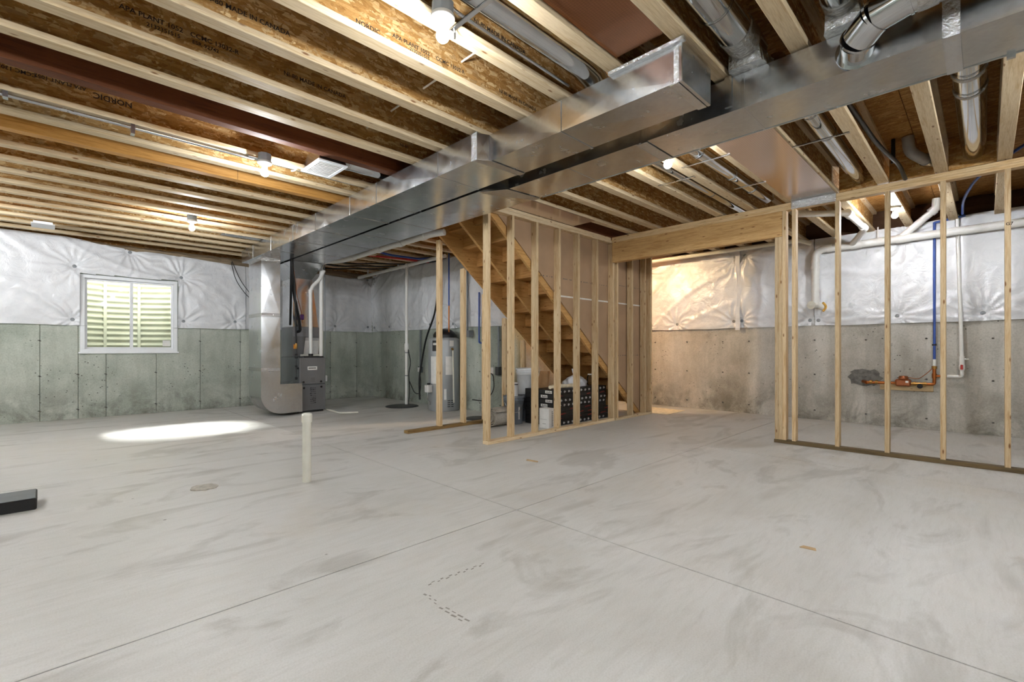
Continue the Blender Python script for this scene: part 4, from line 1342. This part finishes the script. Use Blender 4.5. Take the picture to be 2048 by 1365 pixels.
tube_thing('gas_hose', 'thick black hose curving down the wall left of the water heater', 'hose', [(4.93, 6.86, 2.68), (4.97, 6.9, 2.2), (5.0, 7.02, 1.72), (5.08, 7.45, 1.25), (5.09, 7.60, .80), (5.06, 7.62, .60), (5.0, 7.55, .42), (4.98, 7.50, .10)], .017, 'black_rubber', 10, rad=.3)

# ------------------------------------------------------------------ water heater
HX, HY = 4.90, 6.63
wh = thing('water_heater', 'grey cylindrical gas water heater with a black vent cap', 'water heater', (HX, HY, 0))
HR = .268
MB().lathe([(HR - .01, 0), (HR, .02), (HR, 1.20), (HR - .012, 1.235), (HR - .05, 1.25), (.0, 1.25)], (HX, HY, 0), 40).build('tank', 'heater_grey', wh)
MB().lathe([(.20, 0), (.205, .05), (.17, .10), (.11, .14), (.05, .155), (0, .155)], (HX + .03, HY + .02, 1.25), 24).build('vent_cap', 'black_plastic', wh)
for (dx, dy) in ((0, -.14), (-.12, -.10)):
    MB().tube([(HX + dx, HY + dy, 1.24), (HX + dx, HY + dy, 1.80)], .012, 10).build('water_line', 'copper', wh)
    MB().lathe([(.02, 0), (.02, .06)], (HX + dx, HY + dy, 1.25), 10).build('union', 'brass', wh)
def wrap(a0, a1, z0, z1, mat, name='label'):
    m = MB(); n = 8; vs = []
    for k in range(n + 1):
        a = a0 + (a1 - a0) * k / n
        for z in (z0, z1):
            vs.append((HX + (HR + .0015) * math.cos(a), HY + (HR + .0015) * math.sin(a), z))
    m.add(vs, [(2 * k, 2 * k + 2, 2 * k + 3, 2 * k + 1) for k in range(n)], True)
    return m.build(name, mat, wh)
va = math.atan2(-HY, -HX)
wrap(va + .10, va + .55, .62, .93, 'label_white', 'warning_label')
wrap(va - .95, va - .15, .47, .93, 'label_white', 'energy_label')
wrap(va - .80, va - .45, 1.02, 1.20, 'black_plastic', 'brand_label')
wrap(va - .76, va - .50, 1.12, 1.16, 'label_white', 'brand_label')
wrap(va + .35, va + .65, 1.10, 1.20, 'label_white', 'small_label')
wrap(va + .0, va + .15, .20, .38, 'label_white', 'small_label')
for r in range(4):
    for c in range(2):
        wrap(va + .22 + c * .24, va + .22 + c * .24 + .18, .075 + r * .034, .087 + r * .034, 'black_plastic', 'air_slot')
a = va + .52
px, py = HX + (HR + .03) * math.cos(a), HY + (HR + .03) * math.sin(a)
MB().tube([(px, py, 1.03), (px + .012, py - .01, .15)], .014, 10).build('relief_pipe', 'pvc', wh)
MB().tube([(px, py, 1.05), (HX + HR * math.cos(a), HY + HR * math.sin(a), 1.06)], .018, 10).build('relief_valve', 'brass', wh)
a = va - .95
gx, gy = HX + (HR + .05) * math.cos(a), HY + (HR + .05) * math.sin(a)
MB().box(gx - .05, gx + .05, gy - .05, gy + .05, .32, .45).build('gas_control', 'label_white', wh, .01)
MB().lathe([(.028, 0), (.028, .03)], (gx, gy, .45), 12).build('control_knob', 'black_plastic', wh)
MB().tube(arc_path([(gx - .02, gy, .32), (gx - .03, gy - .01, .22), (gx + .04, gy, .14), (gx + .05, gy + .03, .10)], .04), .006, 8).build('burner_tube', 'steel_strap', wh)

# ------------------------------------------------------------------ plumbing on the right wall
XW = XR - .14
t = thing('main_drain_pipe', 'thick white drain pipe along the right wall turning down to a cleanout', 'pipe', (XW, 1.2, 1.6))
MB().tube(arc_path([(XW, -2.2, 2.545), (XW, 1.77, 2.515), (XW, 1.77, 1.70)], .13, 8), .052, 18).build('pipe', 'pvc_white', t)
MB().tube([(XW, 1.56, 2.517), (XW, 1.62, 2.517)], .060, 18).build('hub', 'pvc_white', t)
MB().tube([(XW, .70, 2.523), (XW, .84, 2.522)], .060, 18).build('hub', 'pvc_white', t)
MB().tube([(XW, 1.22, 2.52), (XW, 1.34, 2.519)], .060, 18).build('hub', 'pvc_white', t)
for z in (2.33, 2.24, 2.08, 1.90):
    MB().lathe([(.058, 0), (.058, .035 if z > 2.2 else .012)], (XW, 1.77, z), 18).build('hub', 'pvc_white', t)
MB().tube([(XW, .80, 2.53), (XW - .02, .45, 2.84), (XW - .02, .44, 2.97)], .046, 16).build('wye_branch', 'pvc_white', t)
MB().tube([(XW - .02, .50, 2.80), (XW - .02, .46, 2.835)], .056, 16).build('hub', 'pvc_white', t)
MB().tube([(XW - .03, 1.32, 2.53), (7.45, 1.09, 2.60), (6.55, 1.125, 2.625)], .036, 14).build('wye_branch', 'pvc_white', t)
MB().tube([(7.42, 1.091, 2.601), (7.30, 1.096, 2.604)], .044, 14).build('hub', 'pvc_white', t)
MB().tube([(6.70, 1.119, 2.621), (6.54, 1.126, 2.626)], .046, 14).build('hub', 'pvc_white', t)
MB().tube([(6.56, 1.125, 2.626), (6.28, 1.56, 2.646)], .036, 14).build('side_branch', 'pvc_white', t)
MB().box(XW - .004, XW + .004, 1.03, 1.045, 2.50, 2.72).build('hanger', 'pvc_white', t)
MB().tube([(XW + .02, 1.77, 1.72), (XW - .09, 1.80, 1.70)], .055, 18).build('cleanout', 'pvc_white', t)
cap_ = MB().tube([(XW - .088, 1.80, 1.70), (XW - .10, 1.803, 1.70)], .060, 18).build('cleanout_cap', 'pvc', t)
MB().box(XW - .115, XW - .098, 1.785, 1.822, 1.692, 1.708).build('cap_grip', 'pvc', cap_)
MB().tube([(XW, 1.77, 1.72), (XR - .02, 1.66, 1.66)], .05, 16).build('wall_outlet', 'pvc_white', t)
m = MB()
for k in range(9):
    f = k / 8
    m.lathe([(.0, -.018), (.018, -.006), (.016, .008), (0, .02)], (XW + .06 - .03 * f, 1.68 - .03 * math.sin(f * 3), 1.62 + .11 * f), 7)
m.build('foam_sealant', 'foam_yellow', t)
tube_thing('vent_pipe', 'thinner white pipe along the top of the right wall inside the header opening', 'pipe', [(7.84, 4.8, 2.655), (7.84, 1.92, 2.65), (7.92, 1.80, 2.60)], .033, 'pvc', 14)
t = thing('water_supply', 'blue water pipe feeding the brass water meter on the right wall', 'pipe', (XW + .03, .5, .5))
XP = XR - .075
MB().tube([(XP, .468, 2.69), (XP, .468, .92)], .0145, 12).build('blue_pipe', 'pex_blue', t)
MB().tube([(XP, .468, 2.685), (XP, .18, 2.72)], .0145, 12).build('blue_pipe', 'pex_blue', t)
MB().lathe([(.024, 0), (.024, .02)], (XP, .468, 1.10), 12).build('pipe_clamp', 'black_plastic', t)
MB().box(XP, XR - .01, .455, .481, 1.14, 1.22).build('pipe_clamp', 'black_plastic', t)
MB().lathe([(.019, 0), (.019, .09)], (XP, .468, .835), 12).build('transition', 'pvc_white', t)
MB().tube(arc_path([(XP, .468, .84), (XP, .468, .60), (XP, .56, .60)], .03), .019, 12).build('copper_riser', 'copper', t)
MB().lathe([(.027, 0), (.027, .035)], (XP, .468, .80), 12).build('union', 'brass', t)
MB().tube([(XP, .468, .71), (XP, .35, .71)], .016, 12).build('copper_tee', 'copper', t)
MB().lathe([(.025, -.03), (.025, .03)], (XP, .468, .71), 12).build('tee_body', 'copper', t)
MB().tube([(XP, .54, .60), (XP, .70, .60)], .02, 12).build('copper_pipe', 'brass', t)
MB().tube([(XP, .86, .60), (XP, 1.17, .592)], .019, 12).build('copper_pipe', 'copper', t)
MB().tube([(XP, 1.17, .592), (XR + .0, 1.22, .60)], .024, 12).build('copper_pipe', 'copper', t)
for y in (1.12, 1.06, .66, .56):
    MB().tube([(XP, y - .016, .60), (XP, y + .016, .60)], .026, 8).build('nut', 'brass', t)
mb_ = MB().box(XP - .045, XP + .045, .695, .86, .56, .655).build('meter_body', 'meter_bronze', t, .018)
MB().lathe([(.052, 0), (.055, .02), (.045, .045), (0, .048)], (XP, .775, .652), 16).build('meter_lid', 'meter_bronze', mb_)
MB().box(XP - .047, XP - .044, .72, .75, .61, .635).build('meter_tag', 'label_white', mb_)
MB().tube([(XP - .03, .605, .575), (XP - .055, .605, .57)], .03, 12).build('valve_wheel', 'black_plastic', t)
MB().tube(arc_path([(XP - .02, .72, .68), (XP - .03, .62, .66), (XP - .03, .52, .76), (XP - .02, .47, .83)], .1), .004, 6).build('bond_wire', 'copper', t)
MB().box(XR - .03, XR - .002, .48, 1.03, .50, .60).build('backing_board', 'lumber_y', t, .002)
t = thing('drain_line', 'white plastic riser with a red valve beside the blue pipe', 'pipe', (XP, .22, .7))
MB().tube(arc_path([(XP, .35, .712), (XP, .212, .712), (XP, .212, .95), (XP + .005, .255, 2.74)], .03), .020, 12).build('riser', 'pvc_white', t)
MB().lathe([(.026, 0), (.026, .10)], (XP, .213, .87), 12).build('coupling', 'pvc_white', t)
MB().tube([(XP, .213, .93), (XP, .15, .93)], .010, 10).build('side_stub', 'pvc_white', t)
MB().lathe([(.024, 0), (.03, .02), (.03, .06), (.024, .08)], (XP, .212, .79), 12).build('valve_body', 'pvc_white', t)
MB().box(XP - .045, XP - .028, .200, .224, .80, .86).build('valve_handle', 'pex_red', t, .003)
m = MB(); n = 26; rr = random.Random(9)
ring = [(1.205 + (.20 + .035 * rr.uniform(-1, 1)) * math.cos(2 * PI * k / n), .655 + (.125 + .022 * rr.uniform(-1, 1)) * math.sin(2 * PI * k / n)) for k in range(n)]
m.prism(ring, 'x', XR - .008, XR + .002)
tag(m.build('mortar_patch', 'mortar'), 'dark smeared mortar patch around the water pipe on the right wall', 'patch')

# pipes in the bays over the right stud wall
t = thing('elbow_pipe', 'grey plastic elbow pipe poking through the subfloor above the stud wall', 'pipe', (5.6, .45, 2.8))
MB().tube(arc_path([(5.55, .50, 2.985), (5.56, .49, 2.85), (5.66, .42, 2.80), (5.82, .36, 2.79)], .1), .045, 16).build('elbow', 'elbow_grey', t)
MB().tube([(5.72, .39, 2.795), (5.80, .365, 2.79)], .055, 16).build('hub', 'galvanized_pipe', t)
tube_thing('blue_black_pipe', 'dark blue pipe curving down through the bay to the stud wall', 'pipe', [(3.30, .70, 2.76), (4.1, .665, 2.76), (4.9, .63, 2.745), (5.55, .56, 2.75), (5.86, .545, 2.69)], .017, 'black_plastic', 10, rad=.3)
tube_thing('blue_pipe', 'blue plastic pipe arcing behind the stud wall below the joists', 'pipe', [(6.1, -.25, 2.86), (6.6, 0.05, 2.80), (7.2, .18, 2.72), (7.9, .2, 2.70)], .013, 'pex_blue', 10, rad=.3)
tube_thing('black_hanger', 'black vertical strap in the bay beside the grey elbow pipe', 'hanger', [(5.52, .60, 2.985), (5.52, .60, 2.765)], .016, 'black_plastic', 8)
for k, (a, b) in enumerate((((6.05, .96, 2.72), (6.10, .70, 2.73)), ((6.05, .98, 2.69), (6.15, .70, 2.70)))):
    tube_thing('tan_cable', 'thin tan cable behind the stud wall by the bulb, %s' % ('upper', 'lower')[k], 'cable', [a, b], .004, 'cable_white', 6)

# ------------------------------------------------------------------ things on the floor
t = thing('stub_pipe', 'capped white plastic stub pipe standing up from the floor', 'pipe', (1.47, 3.81, 0))
MB().lathe([(.033, 0), (.033, .49)], (1.47, 3.81, 0), 20).build('pipe', 'pvc', t)
MB().lathe([(.040, 0), (.041, .05), (.038, .064), (.025, .073), (0, .075)], (1.47, 3.81, .475), 20).build('cap', 'pvc', t)
bb = thing('black_box', 'flat black box lying on the floor at the left frame edge', 'box', (-.4, 4.55, 0))
MB().box(-.80, -.05, 4.405, 4.705, 0, .074).build('body', 'black_plastic', bb, .006)
MB().box(-.79, -.058, 4.413, 4.697, .0745, .077).build('top_sheet', 'black_top', bb)
m = MB(); rr = random.Random(4); n = 22
ring = [(.85 + .088 * (1 + .10 * rr.uniform(-1, 1)) * math.cos(2 * PI * k / n), 4.19 + .088 * (1 + .1 * rr.uniform(-1, 1)) * math.sin(2 * PI * k / n)) for k in range(n)]
m.prism(ring, 'z', -.004, .008)
tag(m.build('floor_patch', 'drain_patch'), 'small round rough mortar patch on the floor', 'patch')
o = MB().prism([(3.22, 3.06), (3.25, 3.08), (3.265, 2.95), (3.245, 2.94)], 'z', .0, .008).build('wood_chip', 'chip_wood')
tag(o, 'small splinter of wood on the floor in front of the stair wall', 'wood scrap')
o = MB().prism([(2.85, .70), (2.885, .69), (2.89, .635), (2.86, .625)], 'z', .0, .004).build('wood_chip', 'chip_wood')
tag(o, 'small tan leaf of wood on the floor towards the right', 'wood scrap')
m = MB().prism([(7.06, 3.60), (7.75, 3.62), (7.76, 4.3), (7.06, 4.4)], 'z', .0005, .006)
tag(m.build('cardboard_sheet', 'paper_roll'), 'thin sheet lying on the floor at the foot of the stair', 'sheet')
# dark boot scuffs on the slab
sc = thing('scuff_marks', 'trail of small dark boot scuffs on the near floor', 'marks', (1.45, 1.55, 0))
rr = random.Random(12)
def marks(p, q, n, w, l):
    for k in range(n):
        f = (k + .5) / n
        x, y = p[0] + (q[0] - p[0]) * f, p[1] + (q[1] - p[1]) * f
        d = Vector((q[0] - p[0], q[1] - p[1])).normalized(); nn = Vector((-d.y, d.x))
        c = Vector((x, y)) + nn * (w if k % 2 else -w)
        h = d * l * rr.uniform(.7, 1.2); g = nn * .004 * rr.uniform(.7, 1.6)
        MB().prism([tuple(c - h - g), tuple(c + h - g * .4), tuple(c + h + g), tuple(c - h + g * .5)], 'z', .0, .0006).build('scuff', 'scuff_grey', sc)
marks((1.21, 1.765), (1.535, 1.738), 14, .006, .009)
marks((1.163, 1.71), (1.151, 1.60), 5, .006, .007)
marks((1.150, 1.575), (1.155, 1.415), 8, .009, .012)
# ------------------------------------------------------------------ goods stored under the stair
cart_mesh = MB().box(0, 1.26, 0, .255, 0, .0605).mesh('carton', .003)
cart_mesh.materials.append(MATS['black_carton'])
def carton_print(kind, seed):
    m = MB(); rr = random.Random(seed)
    if kind == 'dots':
        x = .04 + rr.uniform(0, .05)
        while x < 1.22:
            m.disc((x, -.0015, .03 + rr.uniform(-.004, .004)), .017, 'y', 10, .002)
            m.disc((x + .018, -.0026, .03), .008, 'y', 8, .001)
            x += .095
        return m, 'carton_silver'
    x = .03
    while x < 1.15:
        w = rr.uniform(.1, .2)
        m.prism([(x, .018), (x + w, .030), (x + w * .8, .042), (x + .02, .034)], 'y', -.0022, -.0008); x += w + rr.uniform(.08, .3)
    return m, 'carton_red'
prints = {}
kinds = ['dots', 'swash', 'swash', 'swash', 'dots', 'dots', 'swash', 'dots']
names = ('bottom', 'second', 'third', 'fourth', 'fifth', 'sixth', 'seventh', 'top')
for col, (yy, lab) in enumerate(((4.125, 'front'), (4.395, 'rear'))):
    for k in range(8):
        t = thing('flooring_carton', 'long black flooring carton, %s of the %s stack under the stair' % (names[k], lab), 'carton',
                  (4.865 + random.uniform(-.006, .006) + (.06 if k < 3 and col == 0 else 0), yy + random.uniform(-.003, .003), .001 + k * .062), 'black cartons under the stair')
        link('carton', cart_mesh, None, t, loc=(0, 0, 0))
        if col == 0:
            m, mt = carton_print(kinds[k], k)
            link('side_print', m.mesh('side_print'), mt, t, loc=(0, 0, 0))['kind'] = 'stuff'
            m2 = MB()
            a = .02 if k % 2 else .10
            m2.box(-.002, -.0005, a, a + .12, .012, .05)
            el_ = link('end_label', m2.mesh('end_label'), 'label_white', t, loc=(0, 0, 0))
            m3 = MB()
            for q in range(4): m3.box(-.0028, -.0018, a + .012 + q * .024, a + .024 + q * .024, .02, .04 if q % 2 else .032)
            link('label_print', m3.mesh('label_print'), 'ink', el_, loc=(0, 0, 0))
b = thing('white_carton', 'upright white carton leaning against the black cartons', 'carton', (4.75, 4.15, 0))
MB().box(4.69, 4.80, 4.045, 4.22, 0, .268).build('body', 'label_white', b, .004)
m = MB(); rr = random.Random(8)
for r in range(16):
    z = .03 + r * .013
    m.box(4.745, 4.745 + rr.uniform(.015, .03), 4.0435, 4.0448, z, z + .006)
m.build('side_print', 'ink_grey', b)
m = MB(); m.box(4.6885, 4.6898, 4.10, 4.16, .06, .064); m.box(4.6885, 4.6898, 4.08, 4.20, .12, .122); m.build('front_print', 'ink_grey', b)

def bucket(label, x, y, z, r, h, mat, lid=True, handle=True):
    t = thing('bucket', label, 'bucket', (x, y, z), 'plastic buckets under the stair')
    MB().lathe([(r * .86, 0), (r * .88, .01), (r, h * .86), (r * 1.05, h * .865), (r * 1.05, h * .90), (r, h * .905), (r * 1.01, h * .96)], (x, y, z), 32).build('pail', mat, t)
    for f in (.78, .83):
        MB().lathe([(r * 1.0, 0), (r * 1.045, .004), (r * 1.0, .008)], (x, y, z + h * f), 32, False).build('rib', mat, t)
    if lid:
        MB().lathe([(r * 1.06, 0), (r * 1.075, .012), (r * 1.06, .03), (r * .95, .032), (r * .93, .024), (0, .024)], (x, y, z + h * .945), 32).build('lid', mat, t)
    if handle:
        pts = [(x + r * 1.04 * math.cos(a), y + r * 1.04 * math.sin(a), z + h * .80 - .14 * math.sin((a - va + 1.2) / 2.4 * PI)) for a in [va - 1.2 + 2.4 * k / 12 for k in range(13)]]
        MB().tube(pts, .003, 6).build('bail_handle', 'steel_strap', t)
    return t
bk = bucket('grey lidded bucket with a paint can on its lid', 4.72, 4.735, 0, .142, .385, 'bucket_grey')
m = MB()
for k in range(4):
    a0 = va + .35 + k * .05
    m.add([(4.72 + .137 * math.cos(a), 4.735 + .137 * math.sin(a), z) for a in (a0, a0 + .05) for z in (.07, .25)], [(0, 2, 3, 1)])
m.build('paper_label', 'carton_silver', bk)
bucket('grey lidded bucket under the white bucket, behind the cartons', 5.06, 4.83, 0, .142, .385, 'bucket_grey', True, False)
bucket('white lidded bucket standing on a grey bucket behind the cartons', 5.06, 4.82, .388, .140, .375, 'bucket_white', True, False)
pc = thing('paint_can', 'white paint can standing on the grey bucket', 'can', (4.72, 4.735, .375))
MB().lathe([(.058, 0), (.058, .185), (.060, .19), (.060, .2), (.052, .2), (.050, .193), (0, .193)], (4.725, 4.735, .376), 24).build('can', 'bucket_white', pc)
MB().lathe([(.0605, 0), (.0605, .012)], (4.725, 4.735, .548), 24, False).build('rim_band', 'black_plastic', pc)
# rolled carpet remnant
cr = thing('carpet_roll', 'rolled up grey carpet remnant beside the grey bucket', 'carpet', (4.42, 4.74, 0))
cx, cy, cz = 4.25, 4.72, .128
vs, fs = [], []
n = 110
for k in range(n + 1):
    a = k / n * 2 * PI * 4.4
    r = .022 + .100 * k / n + .005 * math.sin(a * 1.7)
    dy, dz = r * math.cos(a) * 1.1, r * math.sin(a)
    for (rad, xx) in ((0, cx + .012 * math.sin(a)), (0, 4.56), (.013, 4.56), (.013, cx + .012 * math.sin(a))):
        q = (r + rad) / r
        vs.append((xx, cy + dy * q, cz + dz * q * .96))
for k in range(n):
    for e in range(4):
        a, b2 = 4 * k + e, 4 * k + (e + 1) % 4
        fs.append((a, b2, b2 + 4, a + 4))
MB().add(vs, fs, True).build('rolled_pile', 'carpet', cr)
# plastic bag
vs, fs = [], []
NU, NV = 40, 24
for j in range(NV + 1):
    f = j / NV
    for i in range(NU):
        a = 2 * PI * i / NU
        if f < .72:
            g = f / .72
            rx = .25 * (1 - g ** 2.6 * .86); ry = .125 * (1 - g ** 2.6 * .80); z = .165 * g ** .9
        else:
            g = (f - .72) / .28
            rx = .035 * (1 + .5 * g); ry = .025 * (1 + .3 * g); z = .165 + .095 * g
        nz_ = noise.noise(Vector((math.cos(a) * 2.2, math.sin(a) * 2.2, f * 5)))
        k = 1 + .16 * nz_ + .05 * math.sin(a * 9 + f * 7)
        vs.append((5.67 + rx * k * math.cos(a) - (.06 if f > .8 else 0) * (f - .7), 4.37 + ry * k * math.sin(a), .4985 + z))
for j in range(NV):
    for i in range(NU):
        a, b2 = j * NU + i, j * NU + (i + 1) % NU
        fs.append((a, b2, b2 + NU, a + NU))
m = MB().add(vs, fs, True); m.add(vs[:NU], [tuple(range(NU))[::-1]]); m.add(vs[-NU:], [tuple(range(NU))])
tag(m.build('plastic_bag', 'bag_plastic'), 'knotted white plastic bag on top of the black cartons', 'bag')
pr = thing('paper_roll', 'crumpled roll of white and tan paper lying on the cartons', 'paper', (5.2, 4.2, .5))
pts = [(4.87 + .06 * k, 4.185 + .006 * math.sin(k * 2.1), .533 + .003 * math.sin(k * 1.7)) for k in range(9)]
MB().tube(pts, [.026 + .006 * math.sin(k * 2.6) ** 2 for k in range(9)], 14).build('roll', 'paper_roll', pr)
o = MB().prism([(4.93, .4985), (5.20, .4985), (5.24, .73), (5.03, .74)], 'y', 4.50, 4.506).build('cardboard_flap', 'cardboard')
tag(o, 'piece of brown cardboard leaning against the white bucket', 'cardboard')
jr = thing('glass_jar', 'clear glass jar on the right end of the cartons', 'jar', (6.03, 4.35, .5))
MB().lathe([(.05, 0), (.055, .01), (.055, .12), (.04, .145), (.04, .16)], (6.03, 4.35, .499), 20).build('jar', 'jar_glass', jr)
MB().lathe([(.043, 0), (.043, .018), (0, .018)], (6.03, 4.35, .652), 20).build('lid', 'label_white', jr)
